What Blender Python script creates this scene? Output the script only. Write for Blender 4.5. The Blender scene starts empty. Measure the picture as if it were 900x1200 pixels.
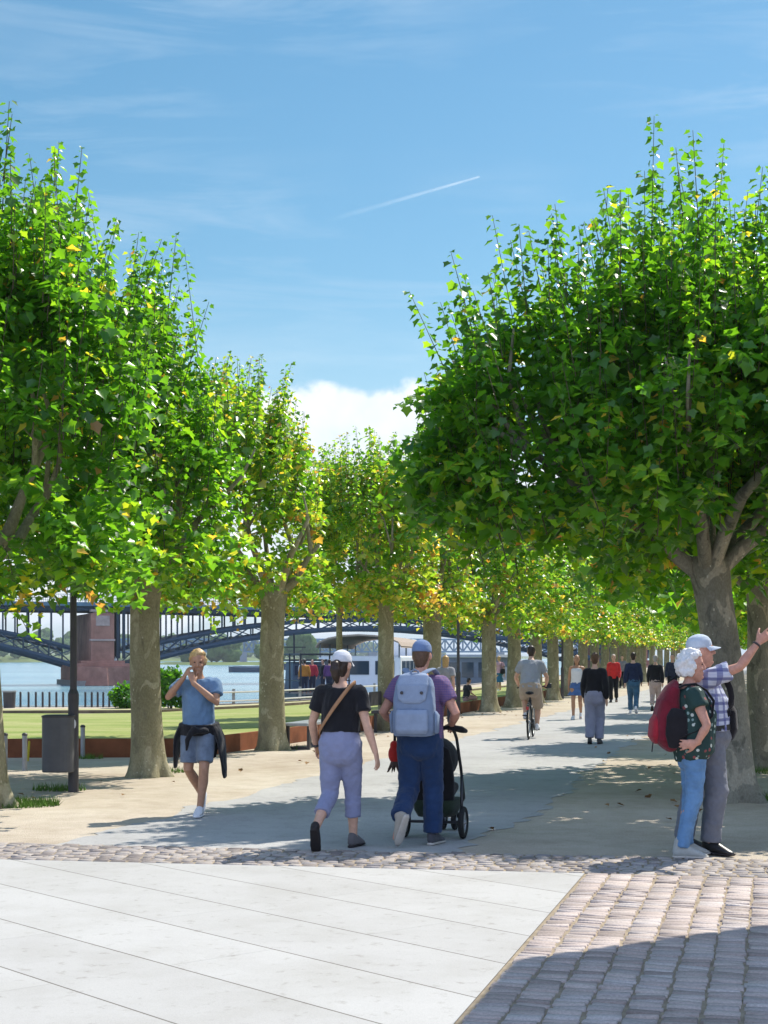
import bpy, math, random
import numpy as np
from mathutils import Vector, Matrix, Quaternion, noise as mnoise

scene = bpy.context.scene
COL = scene.collection
R = math.radians
F_PX = 1800.0            # focal length of the photograph in its own pixels
EYE = 1.62
HOR = 770.0

def G(px, py, z=0.0):
    """world point at height z on the line of sight of photo pixel (px, py)"""
    d = (EYE - z) * F_PX / (py - HOR)
    return Vector(((px - 450.0) / F_PX * d, d, z))

def AT(px, d, z=0.0):
    return Vector(((px - 450.0) / F_PX * d, d, z))

U = Vector((0.2453, 0.9695, 0.0))      # along the promenade
N = Vector((-0.9695, 0.2453, 0.0))     # to its left
def NS(n, s, z=0.0):
    v = N * n + U * s
    return Vector((v.x, v.y, z))

# ------------------------------------------------------------------ materials
MATS = {}
def mat(name, color, rough=0.6, spec=0.3, var=0.0, scale=8.0, bump=0.0, bscale=40.0, metal=0.0, coat=0.0, sheen=0.0):
    if name in MATS: return MATS[name]
    m = bpy.data.materials.new(name); m.use_nodes = True
    nt = m.node_tree; b = nt.nodes['Principled BSDF']
    b.inputs['Base Color'].default_value = (*color, 1)
    b.inputs['Roughness'].default_value = rough
    b.inputs['Specular IOR Level'].default_value = spec
    b.inputs['Metallic'].default_value = metal
    b.inputs['Coat Weight'].default_value = coat
    if sheen: b.inputs['Sheen Weight'].default_value = sheen
    tc = nt.nodes.new('ShaderNodeTexCoord')
    if var > 0:
        n = nt.nodes.new('ShaderNodeTexNoise'); n.inputs['Scale'].default_value = scale
        n.inputs['Detail'].default_value = 5; n.inputs['Roughness'].default_value = 0.65
        nt.links.new(tc.outputs['Object'], n.inputs['Vector'])
        r = nt.nodes.new('ShaderNodeValToRGB')
        r.color_ramp.elements[0].position = 0.3; r.color_ramp.elements[1].position = 0.7
        r.color_ramp.elements[0].color = (*[max(0, c * (1 - var)) for c in color], 1)
        r.color_ramp.elements[1].color = (*[min(1, c * (1 + var)) for c in color], 1)
        nt.links.new(n.outputs['Fac'], r.inputs['Fac'])
        nt.links.new(r.outputs['Color'], b.inputs['Base Color'])
    if bump > 0:
        n2 = nt.nodes.new('ShaderNodeTexNoise'); n2.inputs['Scale'].default_value = bscale
        n2.inputs['Detail'].default_value = 4
        nt.links.new(tc.outputs['Object'], n2.inputs['Vector'])
        bp = nt.nodes.new('ShaderNodeBump'); bp.inputs['Strength'].default_value = bump; bp.inputs['Distance'].default_value = 0.01
        nt.links.new(n2.outputs['Fac'], bp.inputs['Height'])
        nt.links.new(bp.outputs['Normal'], b.inputs['Normal'])
    MATS[name] = m
    return m

class NT:
    """small helper for hand-built node trees"""
    def __init__(self, name):
        self.m = bpy.data.materials.new(name); self.m.use_nodes = True
        self.t = self.m.node_tree; self.b = self.t.nodes['Principled BSDF']
        MATS[name] = self.m
    def n(self, typ, **kw):
        nd = self.t.nodes.new('ShaderNode' + typ)
        for k, v in kw.items():
            if k.startswith('_'): setattr(nd, k[1:], v)
            else: nd.inputs[k.replace('0', ' ')].default_value = v
        return nd
    def l(self, a, b): self.t.links.new(a, b)
    def ramp(self, stops, interp='LINEAR'):
        r = self.t.nodes.new('ShaderNodeValToRGB'); cr = r.color_ramp; cr.interpolation = interp
        cr.elements[0].position = stops[0][0]; cr.elements[0].color = (*stops[0][1], 1)
        cr.elements[1].position = stops[-1][0]; cr.elements[1].color = (*stops[-1][1], 1)
        for p, c in stops[1:-1]:
            e = cr.elements.new(p); e.color = (*c, 1)
        return r
    def math(self, op, a, b=None, c=None):
        nd = self.t.nodes.new('ShaderNodeMath'); nd.operation = op
        for i, v in enumerate((a, b, c)):
            if v is None: continue
            if isinstance(v, (int, float)): nd.inputs[i].default_value = v
            else: self.t.links.new(v, nd.inputs[i])
        return nd.outputs[0]
    def mix(self, fac, a, b, blend='MIX'):
        nd = self.t.nodes.new('ShaderNodeMix'); nd.data_type = 'RGBA'; nd.blend_type = blend
        for i, v in ((0, fac), (6, a), (7, b)):
            if isinstance(v, (int, float)): nd.inputs[i].default_value = v
            elif isinstance(v, tuple): nd.inputs[i].default_value = (*v, 1)
            else: self.t.links.new(v, nd.inputs[i])
        return nd.outputs[2]

# ------------------------------------------------------------------ objects
def link(name, me, m=None, parent=None, loc=None, smooth=False):
    o = bpy.data.objects.new(name, me); COL.objects.link(o)
    if m is not None and me is not None and not me.materials:
        for x in (m if isinstance(m, (list, tuple)) else [m]): me.materials.append(x)
    if parent is not None: o.parent = parent
    if loc is not None: o.location = loc
    if smooth and me is not None: me.shade_smooth()
    return o

def tag(o, label=None, cat=None, group=None, kind=None):
    if label: o['label'] = label
    if cat: o['category'] = cat
    if group: o['group'] = group
    if kind: o['kind'] = kind
    return o

def thing(name, label, cat, loc=(0, 0, 0), rz=0.0, group=None):
    o = bpy.data.objects.new(name, None); COL.objects.link(o)
    o.empty_display_size = 0.2
    o.location = loc; o.rotation_euler = (0, 0, rz)
    return tag(o, label, cat, group)

def copy_tree(o, parent=None):
    c = o.copy(); COL.objects.link(c)
    if parent is not None: c.parent = parent
    for ch in list(o.children): copy_tree(ch, c)
    return c

class Geo:
    """collects closed shapes into one mesh"""
    def __init__(self): self.v = []; self.f = []; self.mi = []
    def add(self, vs, fs, mi=0):
        o = len(self.v); self.v.extend([tuple(x) for x in vs])
        for f in fs: self.f.append(tuple(o + i for i in f)); self.mi.append(mi)
        return self
    def box(self, c, s, rz=0.0, mi=0, taper=1.0, mtx=None):
        cx, cy, cz = c; sx, sy, sz = s[0] / 2, s[1] / 2, s[2] / 2
        vs = []
        for z, t in ((-sz, 1.0), (sz, taper)):
            for x, y in ((-sx, -sy), (sx, -sy), (sx, sy), (-sx, sy)):
                v = Vector((x * t, y * t, z))
                if rz: v = Matrix.Rotation(rz, 3, 'Z') @ v
                if mtx is not None: v = mtx @ v
                vs.append((v.x + cx, v.y + cy, v.z + cz))
        return self.add(vs, [(3, 2, 1, 0), (4, 5, 6, 7), (0, 1, 5, 4), (1, 2, 6, 5), (2, 3, 7, 6), (3, 0, 4, 7)], mi)
    def loft(self, pts, rads, seg=12, round_caps=True, ref=(1, 0, 0), mi=0, power=2.0):
        """tube through pts; each radius is r or (ra along ref, rb across)"""
        P = [Vector(p) for p in pts]; Rr = [(r, r) if isinstance(r, (int, float)) else r for r in rads]
        n = len(P); T = []
        for i in range(n):
            t = P[min(i + 1, n - 1)] - P[max(i - 1, 0)]
            T.append(t.normalized() if t.length > 1e-9 else Vector((0, 0, 1)))
        if round_caps:
            t0, r0 = T[0], Rr[0]; t1, r1 = T[-1], Rr[-1]
            m0, m1 = min(r0), min(r1)
            P = [P[0] - t0 * m0 * .85, P[0] - t0 * m0 * .55] + P + [P[-1] + t1 * m1 * .55, P[-1] + t1 * m1 * .85]
            Rr = [(r0[0] * .45, r0[1] * .45), (r0[0] * .8, r0[1] * .8)] + Rr + [(r1[0] * .8, r1[1] * .8), (r1[0] * .45, r1[1] * .45)]
            T = [t0, t0] + T + [t1, t1]
        ref = Vector(ref); vs = []; fs = []
        for i, (p, r, t) in enumerate(zip(P, Rr, T)):
            a = ref - t * ref.dot(t)
            if a.length < 0.15:
                rr = Vector((0, 1, 0)); a = rr - t * rr.dot(t)
                if a.length < 0.15: rr = Vector((0, 0, 1)); a = rr - t * rr.dot(t)
            a.normalize(); b = t.cross(a)
            for k in range(seg):
                th = 2 * math.pi * k / seg; c, s = math.cos(th), math.sin(th)
                if power != 2.0:
                    c = math.copysign(abs(c) ** (2 / power), c); s = math.copysign(abs(s) ** (2 / power), s)
                vs.append(p + a * (r[0] * c) + b * (r[1] * s))
        m = len(P)
        for i in range(m - 1):
            for k in range(seg):
                k2 = (k + 1) % seg
                fs.append((i * seg + k, i * seg + k2, (i + 1) * seg + k2, (i + 1) * seg + k))
        vs.append(P[0]); vs.append(P[-1]); c0, c1 = len(vs) - 2, len(vs) - 1
        for k in range(seg):
            k2 = (k + 1) % seg
            fs.append((c0, k2, k)); fs.append((c1, (m - 1) * seg + k, (m - 1) * seg + k2))
        return self.add(vs, fs, mi)
    def tube(self, pts, r, seg=8, mi=0): return self.loft(pts, [r] * len(pts), seg, False, mi=mi)
    def ell(self, c, r, seg=14, rings=9, mi=0, mtx=None):
        vs = []; fs = []
        for i in range(1, rings):
            ph = math.pi * i / rings
            for k in range(seg):
                th = 2 * math.pi * k / seg
                v = Vector((r[0] * math.sin(ph) * math.cos(th), r[1] * math.sin(ph) * math.sin(th), -r[2] * math.cos(ph)))
                if mtx is not None: v = mtx @ v
                vs.append(v + Vector(c))
        for i in range(rings - 2):
            for k in range(seg):
                k2 = (k + 1) % seg
                fs.append((i * seg + k, i * seg + k2, (i + 1) * seg + k2, (i + 1) * seg + k))
        b = Vector((0, 0, -r[2])); t = Vector((0, 0, r[2]))
        if mtx is not None: b = mtx @ b; t = mtx @ t
        vs += [b + Vector(c), t + Vector(c)]; q = len(vs)
        for k in range(seg):
            k2 = (k + 1) % seg
            fs.append((q - 2, k2, k)); fs.append((q - 1, (rings - 2) * seg + k, (rings - 2) * seg + k2))
        return self.add(vs, fs, mi)
    def torus(self, c, R_, r, axis='X', seg=28, s2=8, mi=0, a0=0, a1=2 * math.pi):
        vs = []; fs = []
        for i in range(seg):
            th = 2 * math.pi * i / seg
            for k in range(s2):
                ph = 2 * math.pi * k / s2
                q = R_ + r * math.cos(ph); h = r * math.sin(ph)
                p = (h, q * math.cos(th), q * math.sin(th)) if axis == 'X' else (q * math.cos(th), q * math.sin(th), h)
                vs.append((c[0] + p[0], c[1] + p[1], c[2] + p[2]))
        for i in range(seg):
            for k in range(s2):
                i2, k2 = (i + 1) % seg, (k + 1) % s2
                fs.append((i * s2 + k, i2 * s2 + k, i2 * s2 + k2, i * s2 + k2))
        return self.add(vs, fs, mi)
    def xf(self, M):
        self.v = [tuple(M @ Vector(v)) for v in self.v]; return self
    def mesh(self, name='m'):
        me = bpy.data.meshes.new(name); me.from_pydata(self.v, [], self.f)
        if any(self.mi): me.polygons.foreach_set('material_index', self.mi)
        me.validate(); me.update(); return me
    def obj(self, name, m, parent=None, loc=None, smooth=False, bevel=0.0):
        o = link(name, self.mesh(name), m, parent, loc, smooth)
        if bevel:
            b = o.modifiers.new('bevel', 'BEVEL'); b.width = bevel; b.segments = 2; b.limit_method = 'ANGLE'
        return o
    def melt(self, voxel, smooth=4, fac=0.5):
        """one continuous skin over all the collected shapes"""
        me = self.mesh('raw'); o = bpy.data.objects.new('raw', me); COL.objects.link(o)
        r = o.modifiers.new('r', 'REMESH'); r.mode = 'VOXEL'; r.voxel_size = voxel; r.use_smooth_shade = True
        if smooth:
            s = o.modifiers.new('s', 'SMOOTH'); s.factor = fac; s.iterations = smooth
        dg = bpy.context.evaluated_depsgraph_get(); dg.update()
        out = bpy.data.meshes.new_from_object(o.evaluated_get(dg))
        bpy.data.objects.remove(o); bpy.data.meshes.remove(me)
        out.shade_smooth()
        return out

def wrinkle(me, amp, freq=14.0, stretch=(1, 1, .55), seed=0):
    n = len(me.vertices); co = np.empty(n * 3); me.vertices.foreach_get('co', co); co = co.reshape(-1, 3)
    no = np.empty(n * 3); me.vertices.foreach_get('normal', no); no = no.reshape(-1, 3)
    off = Vector((seed * 3.7, seed * 1.3, seed * 2.1)); d = np.empty(n)
    for i in range(n):
        p = Vector((co[i, 0] * stretch[0], co[i, 1] * stretch[1], co[i, 2] * stretch[2])) * freq + off
        d[i] = .7 * mnoise.noise(p) + .9 * (.35 - abs(mnoise.noise(p * 1.25 + Vector((7, 3, 1))))) + .4 * mnoise.noise(p * 2.6)
    co += no * (d * amp)[:, None]
    me.vertices.foreach_set('co', co.reshape(-1)); me.update()
# ------------------------------------------------------------------ people
SKIN = mat('skin', (.56, .33, .23), .5, .35, .12, 30)
SKIN_TAN = mat('skin_tanned', (.42, .22, .13), .5, .35, .12, 30)
SKIN_RED = mat('skin_flushed', (.55, .28, .2), .5, .35, .15, 30)
EYE_M = mat('eye_dark', (.06, .045, .04), .2, .5)

def cloth(name, col, var=.12, scale=9, rough=.85, bump=.5):
    return mat(name, col, rough, .15, var, scale, bump, 160, sheen=.15)

def lerp(a, b, t): return Vector(a) * (1 - t) + Vector(b) * t

class Fig:
    def __init__(s, **kw):
        s.pz = .93; s.lean = (0, 0); s.wid = 1.0; s.belly = 0.0; s.fem = 0.0
        s.head_yaw = 0; s.head_pitch = 0; s.limb = 1.0; s.hip_shift = (0, 0); s.twist = 0
        s.J = {}
        for k, v in kw.items():
            if k not in ('J',): setattr(s, k, v)
        D = dict(hipL=(-.088, 0, s.pz - .03), hipR=(.088, 0, s.pz - .03),
                 kneeL=(-.095, .02, .50), kneeR=(.095, .02, .50), ankL=(-.1, -.03, .085), ankR=(.1, -.03, .085),
                 toeL=(-.115, .15, .03), toeR=(.115, .15, .03),
                 shL=s.sp(-.178 * (1 - .07 * s.fem), -.005, .45), shR=s.sp(.178 * (1 - .07 * s.fem), -.005, .45),
                 elL=(-.25, -.03, 1.11), elR=(.25, -.03, 1.11), wrL=(-.265, .05, .865), wrR=(.265, .05, .865))
        D.update(kw.get('J', {}))
        s.j = {k: Vector(v) for k, v in D.items()}
    def sp(s, x, y, dz):
        if s.twist:
            a = R(s.twist) * max(0, dz) / .45
            x, y = x * math.cos(a) - y * math.sin(a), x * math.sin(a) + y * math.cos(a)
        return Vector((x + s.lean[0] * dz + s.hip_shift[0], y + s.lean[1] * dz + s.hip_shift[1], s.pz + dz))
    RINGS = [(-.13, .095, .085, -.01), (-.07, .155, .112, -.012), (0, .166, .118, -.012), (.09, .152, .108, -.004), (.17, .14, .1, .0),
             (.27, .148, .108, .004), (.36, .163, .116, .002), (.42, .165, .108, -.006), (.47, .135, .088, -.012), (.505, .085, .068, -.014), (.535, .06, .06, -.01)]
    def rings(s, lo, hi, infl=0.0, straight=0.0):
        """torso rings between heights lo..hi above the pelvis"""
        ks = sorted(set([lo, hi] + [r[0] for r in s.RINGS if lo < r[0] < hi])); P = []; Q = []
        for dz in ks:
            a = [r for r in s.RINGS if r[0] <= dz + 1e-9][-1]; b = ([r for r in s.RINGS if r[0] > dz] or [s.RINGS[-1]])[0]
            t = 0 if b[0] == a[0] else (dz - a[0]) / (b[0] - a[0])
            rx, ry, yo = [a[i] + (b[i] - a[i]) * t for i in (1, 2, 3)]
            if s.fem:
                rx *= 1 + s.fem * (.07 if dz < .06 else (-.05 if dz < .3 else -.04))
                if .24 < dz < .4: ry *= 1 + .1 * s.fem; yo += .012 * s.fem
            if straight and -.05 < dz < .32:
                rx = rx + (max(.158, rx) - rx) * straight; ry = ry + (.116 - ry) * straight
            if -.02 < dz < .3 and s.belly: ry += s.belly * .6; yo += s.belly * .6; rx += s.belly * .5
            P.append(s.sp(0, yo, dz)); Q.append((rx * s.wid + infl, ry * s.wid + infl))
        return P, Q
    def headM(s):
        c = s.sp(0, 0, .56)
        M = Matrix.Translation(c) @ Matrix.Rotation(R(s.head_yaw), 4, 'Z') @ Matrix.Rotation(R(s.head_pitch), 4, 'X')
        return M @ Matrix.Translation((0, .02, .135))
    def hand(s, g, side, wr, d, pn, curl=.5, spread=.25, point=False, thin=1.0):
        """palm + five fingers: d along the hand, pn the way the palm faces"""
        d = Vector(d).normalized(); pn = Vector(pn); pn = (pn - d * pn.dot(d)).normalized()
        w = d.cross(pn) * (1 if side == 'R' else -1)     # towards the thumb
        wr = Vector(wr)
        g.loft([wr - d * .02, wr + d * .025, wr + d * .06, wr + d * .09], [(.024, .019), (.033, .016), (.041, .015), (.039, .012)], 12, True, ref=w)
        for i, (off, ln) in enumerate(((.031, .074), (.0105, .083), (-.0105, .077), (-.031, .06))):
            a = wr + d * .088 + w * off
            c = curl if not (point and i == 0) else .03
            dd = (d + w * (off / .031) * spread * .35).normalized(); p = a; pts = [a - dd * .02, a]; 
            for k, fr in enumerate((.45, .32, .23)):
                ang = c * (.6, 1.0, .8)[k]
                ax = dd.cross(pn)
                dd = (Matrix.Rotation(ang, 3, ax) @ dd).normalized() if ax.length > .01 else dd
                p = p + dd * ln * fr; pts.append(p)
            g.loft(pts, [.0095 * thin, .0098 * thin, .0092 * thin, .0085 * thin, .0072 * thin], 8)
        b = wr + d * .02 + w * .022; dd = (d * .75 + w * .75 + pn * .25).normalized()
        p1 = b + dd * .045; dd2 = (dd * .6 + d * .6 + pn * .3 * (1 + curl)).normalized(); p2 = p1 + dd2 * .033; p3 = p2 + (dd2 + d * .2 + pn * .3 * curl).normalized() * .026
        g.loft([b - dd * .012, b, p1, p2, p3], [.014, .016, .0125 * thin, .011 * thin, .009 * thin], 8)
    def body(s, voxel, hands=None, face=True, lo=False):
        g = Geo(); j = s.j; L = s.limb
        P, Q = s.rings(-.06, .535); g.loft(P, Q, 18)
        g.loft([s.sp(0, -.012, .5), s.sp(0, -.006, .56), s.sp(0, .006, .64)], [(.054 - .008 * s.fem, .056 - .008 * s.fem), (.05 - .007 * s.fem, .053 - .007 * s.fem), (.05 - .007 * s.fem, .055)], 12)
        for sd, sg in (('L', -1), ('R', 1)):
            h, k, a, t = j['hip' + sd], j['knee' + sd], j['ank' + sd], j['toe' + sd]
            back = Vector((0, -.012, 0))
            g.loft([h + Vector((0, 0, .02)), lerp(h, k, .3), lerp(h, k, .75), k, lerp(k, a, .15) + back * .6, lerp(k, a, .33) + back * 1.6, lerp(k, a, .7) + back * .5, a],
                   [.088 * L, .083 * L, .062 * L, .055 * L, .054 * L, .057 * L, .042 * L, .036 * L], 14)
            g.ell(h + Vector((-.012 * sg, -.055, -.02)), (.085, .075, .085))
            g.loft([a + (a - t) * .25 + Vector((0, 0, -.03)), a + Vector((0, 0, -.035)), lerp(a, t, .5), t], [.022, .03, (.028, .018), (.028, .014)], 10)
            S, e, w = j['sh' + sd], j['el' + sd], j['wr' + sd]
            g.loft([s.sp(.1 * sg, -.008, .45), S], [.07, .06], 12)
            g.loft([S, lerp(S, e, .3), lerp(S, e, .6), e, lerp(e, w, .25), lerp(e, w, .6), w], [.056 * L, .05 * L, .045 * L, .037 * L, .041 * L, .034 * L, .026 * L], 12)
            hd = (hands or {}).get(sd, {})
            d = hd.get('d', (w - e)); pn = hd.get('pn', Vector((-sg, 0.15, 0)))
            if lo: g.loft([w, w + Vector(d).normalized() * .07, w + Vector(d).normalized() * .15], [(.026, .026), (.03, .028), (.018, .018)], 8)
            else: s.hand(g, sd, w, d, pn, hd.get('curl', .45), hd.get('spread', .5), hd.get('point', False))
        HM = s.headM(); hg = Geo()
        hg.loft([(0, .05, -.118), (0, .038, -.1), (0, .018, -.065), (0, .006, -.02), (0, -.002, .03), (0, -.006, .068), (0, -.01, .096), (0, -.01, .11)],
                [(.028, .026), (.047, .05), (.06, .074), (.068, .088), (.075, .097), (.069, .09), (.045, .06), (.018, .025)], 18)
        if face:
            hg.loft([(0, .09, .02), (0, .1, -.005), (0, .107, -.024)], [.009, .012, .015], 8)        # nose
            hg.ell((0, .1, -.03), (.018, .012, .009))
            for x in (-1, 1):
                hg.ell((x * .03, .082, .03), (.022, .014, .008))                                     # brow
                hg.ell((x * .034, .07, -.028), (.022, .022, .02))                                    # cheek
            hg.loft([(-.022, .08, -.062), (0, .09, -.06), (.022, .08, -.062)], [.005, .0085, .005], 8)
            hg.loft([(-.018, .08, -.073), (0, .088, -.073), (.018, .08, -.073)], [.005, .008, .005], 8)
            hg.ell((0, .078, -.1), (.022, .018, .016))                                               # chin
        for x in (-1, 1): hg.ell((x * .077, -.008, -.01), (.011, .022, .033), mtx=Matrix.Rotation(x * -.25, 3, 'Z'))
        hg.xf(HM); g.add(hg.v, hg.f)
        return g.melt(voxel, 3)
    def top(s, hem=-.02, sleeve=.55, infl=.016, voxel=.009, amp=.006, straight=.7, seed=1, collar=.505, arms='LR', strap=None):
        g = Geo(); j = s.j
        P, Q = s.rings(hem, collar, infl, straight)
        Q[0] = (Q[0][0] + .006, Q[0][1] + .006); Q[-1] = (Q[-1][0] + .002, Q[-1][1] + .002)
        g.loft(P, Q, 22, False)
        for sd, sg in (('L', -1), ('R', 1)):
            if sleeve <= 0: continue
            S, e, w = j['sh' + sd], j['el' + sd], j['wr' + sd]
            g.loft([s.sp(.09 * sg, -.008, .445), S + Vector((0, 0, -.002))], [.07 + infl * .8, .06 + infl * .8], 14)
            if sleeve <= 1:
                n = 5; g.loft([lerp(S, e, sleeve * k / n) for k in range(n + 1)], [(.062 - .012 * k / n) * s.limb + infl * (.7 + .5 * k / n) for k in range(n + 1)], 14, False)
                g.ell(S, (.06 + infl * .7,) * 3)
            else:
                f = sleeve - 1
                pts = [S, lerp(S, e, .35), lerp(S, e, .75), e, lerp(e, w, .35 * f), lerp(e, w, .7 * f), lerp(e, w, f)]
                g.loft(pts, [.06 + infl * .7, .053 + infl, .047 + infl, .045 + infl, .043 + infl, .038 + infl, .032 + infl * .8], 14)
        me = g.melt(voxel, 3)
        if amp: wrinkle(me, amp, 13, seed=seed)
        return me
    def legs(s, top=.09, to=1.97, infl=.016, ank=.058, voxel=.009, amp=.005, seed=2, thigh=1.0, knee=None, seat=0.0):
        """to: 1 = knee, 2 = ankle; shorts stop below 1"""
        g = Geo(); j = s.j
        P, Q = s.rings(-.12, top, infl + .002)
        g.loft(P, Q, 22, False)
        g.ell(s.sp(0, -.022, -.11), (.1 + infl * .4, .1 + infl, .1))
        for sd, sg in (('L', -1), ('R', 1)):
            h, k, a = j['hip' + sd], j['knee' + sd], j['ank' + sd]
            kr = knee or .062
            st = [(0, .092 * thigh), (.3, .086 * thigh), (.7, .07 * thigh + .004), (1, kr), (1.35, kr + (ank - kr) * .2 + .002), (1.7, kr + (ank - kr) * .75), (2, ank)]
            pts = []; rad = []
            def at(t): return lerp(h, k, t) if t <= 1 else lerp(k, a, t - 1)
            prev = None
            for t, r in st:
                if t >= to:
                    r = prev[1] + (r - prev[1]) * (to - prev[0]) / (t - prev[0]); t = to
                pts.append(at(t) + Vector((0, -.008 * math.sin(max(0, t - 1) * math.pi), 0))); rad.append(r * (s.limb * .4 + .6) + infl * (1 if t < 1.2 else .4))
                prev = (t, r)
                if t >= to: break
            pts[0] = pts[0] + Vector((0, 0, .04))
            g.loft(pts, rad, 16, False)
            g.ell(h + Vector((-.012 * sg, -.04 - seat, -.04)), (.088 + infl * .7, .084 + infl * .7, .13))
        me = g.melt(voxel, 9)
        if amp: wrinkle(me, amp, 12, (1, 1, 1.3), seed=seed)
        return me
    def shoe(s, sd, m, sole, parent, scale=1.0, ankle=False, lo=False):
        a, t = s.j['ank' + sd], s.j['toe' + sd]
        d = t - a; fl = Vector((d.x, d.y, 0))
        f = (t + Vector((0, 0, .05 if d.z < -.0 else .05)) - a)
        # foot frame: forward along the sole, up perpendicular
        horiz = d.copy(); drop = .055
        L = d.length
        ang = math.atan2(-(d.z + drop), max(1e-6, fl.length))           # pitch of the sole, 0 when flat
        yaw = math.atan2(-fl.x, fl.y)
        M = Matrix.Translation(a) @ Matrix.Rotation(yaw, 4, 'Z') @ Matrix.Rotation(-ang, 4, 'X')
        h = -.085
        g = Geo()
        g.loft([(0, -.045, h + .045), (0, -.005, h + .062), (0, .05, h + .06), (0, .11, h + .043), (0, .18, h + .026), (0, .205, h + .022)],
               [(.036, .036), (.041, .054), (.043, .05), (.046, .036), (.042, .022), (.025, .014)], 14)
        g.loft([(0, -.03, h + .06), (0, -.015, h + (.15 if ankle else .1))], [(.04, .05), (.041, .048)], 12)
        g.xf(M)
        o = link('shoe', g.melt(.008 if not lo else .014, 2), m, parent)
        q = Geo(); q.loft([(0, -.078, h + .011), (0, -.05, h + .011), (0, 0, h + .011), (0, .06, h + .011), (0, .13, h + .011), (0, .19, h + .013), (0, .222, h + .016)],
                          [(.022, .012), (.036, .013), (.038, .013), (.041, .013), (.048, .013), (.042, .012), (.02, .01)], 14, False, ref=(1, 0, 0))
        q.xf(M); link('sole', q.mesh(), sole, o, smooth=True)
        return o
    def hairmesh(s, style, voxel=.01, seed=1):
        g = Geo(); HM = s.headM()
        if style == 'short':
            g.loft([(0, -.03, -.075), (0, -.03, -.03), (0, -.022, .03), (0, -.016, .075), (0, -.012, .105), (0, -.012, .118)], [(.05, .055), (.066, .072), (.079, .086), (.076, .088), (.05, .066), (.02, .03)], 18); amp = .008
        elif style == 'fringe':      # hair below a cap
            g.loft([(0, -.05, -.085), (0, -.045, -.05), (0, -.04, 0), (0, -.03, .035)], [(.046, .04), (.062, .055), (.0745, .066), (.0765, .075)], 18); amp = .004
        elif style == 'curly':
            rnd = random.Random(seed)
            for i in range(70):
                th = rnd.uniform(0, 2 * math.pi); z = rnd.uniform(-.2, 1)
                q = math.sqrt(max(0, 1 - z * z)); y = math.sin(th) * q; x = math.cos(th) * q
                if y > .45 and z < .55: continue
                g.ell((x * .078, y * .094 - .012, z * .108 + .015), (.024,) * 3, 8, 6)
            g.ell((0, -.02, .04), (.075, .085, .085)); amp = .006
        elif style == 'fluffy':
            rnd = random.Random(seed)
            for i in range(95):
                th = rnd.uniform(0, 2 * math.pi); z = rnd.uniform(-.75, 1)
                q = math.sqrt(max(0, 1 - z * z)); y = math.sin(th) * q; x = math.cos(th) * q
                if y > .3 and z < .55: continue
                if y > .1 and z < -.1: continue
                g.ell((x * .088, y * .105 - .018, z * .118 + .012), (.026, .028, .03), 8, 6)
            g.ell((0, -.03, .03), (.085, .09, .1)); amp = .012
        elif style == 'pony':
            g.loft([(0, -.035, -.085), (0, -.035, -.05), (0, -.03, 0), (0, -.03, .04)], [(.048, .045), (.062, .06), (.072, .07), (.072, .072)], 18)
            g.loft([(0, -.1, .02), (0, -.135, -.0), (.003, -.145, -.05), (.008, -.13, -.11), (.012, -.115, -.16)], [.03, .042, .046, .036, .014], 12); amp = .006
        elif style == 'long':
            g.loft([(0, -.02, .118), (0, -.016, .08), (0, -.022, .03), (0, -.035, -.05), (0, -.045, -.13), (0, -.05, -.2)], [(.02, .03), (.074, .085), (.08, .088), (.08, .07), (.075, .05), (.06, .035)], 16); amp = .008
        g.xf(HM)
        me = g.melt(voxel, 2); wrinkle(me, amp, 45, (1, 1, .5), seed)
        return me
    def cap(s, m, parent, brim=True, strap=True, brim_yaw=0):
        HM = s.headM(); g = Geo()
        g.loft([(0, -.012, .026), (0, -.012, .05), (0, -.012, .085), (0, -.012, .115), (0, -.012, .132), (0, -.012, .139)], [(.085, .106), (.085, .107), (.08, .1), (.062, .078), (.035, .045), (.012, .015)], 24, False)
        g.xf(HM); o = link('cap', g.melt(.008, 2), m, parent)
        if brim:
            b = Geo(); n = 14; vs = []; fs = []
            for layer, dz in ((0, 0), (1, -.004)):
                for i in range(n + 1):
                    th = math.pi * (.12 + .76 * i / n)
                    for r in (0, 1):
                        rr = (.084, .1) if r == 0 else (.088, .172)
                        x = math.cos(th) * rr[0]; y = math.sin(th) * rr[1] - .008
                        vs.append((x, y, .034 + dz - (.022 + .25 * x * x / .09) * r * .9))
            for i in range(n):
                a = i * 2; c = (n + 1) * 2
                fs += [(a, a + 1, a + 3, a + 2), (c + a + 2, c + a + 3, c + a + 1, c + a), (a + 1, c + a + 1, c + a + 3, a + 3), (a + 2, c + a + 2, c + a, a)]
            fs += [(0, c, c + 1, 1), (2 * n + 1, c + 2 * n + 1, c + 2 * n, 2 * n)]
            b.add(vs, fs); b.xf(HM); link('brim', b.mesh(), m, o, smooth=False)
        return o
    def eyes(s, parent):
        HM = s.headM()
        for x in (-1, 1):
            g = Geo(); g.ell((x * .03, .084, .012), (.0125, .008, .007), 10, 7); g.xf(HM)
            link('eye', g.mesh(), EYE_M, parent, smooth=True)

def person(label, pos, yaw, H, fig, skin=None, hands=None, group=None, voxel=.0075, face=False, lo=False):
    o = link('person', fig.body(voxel, hands, face, lo), skin or SKIN)
    o.location = pos; o.rotation_euler = (0, 0, yaw); o.scale = (H / 1.75,) * 3
    tag(o, label, 'person', group)
    if face: fig.eyes(o)
    return o

def carried(name, label, cat, o, group=None):
    """a thing worn by a person: its own top-level object in the same frame"""
    t = thing(name, label, cat, o.location, 0, group); t.rotation_euler = o.rotation_euler; t.scale = o.scale
    return t
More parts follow.
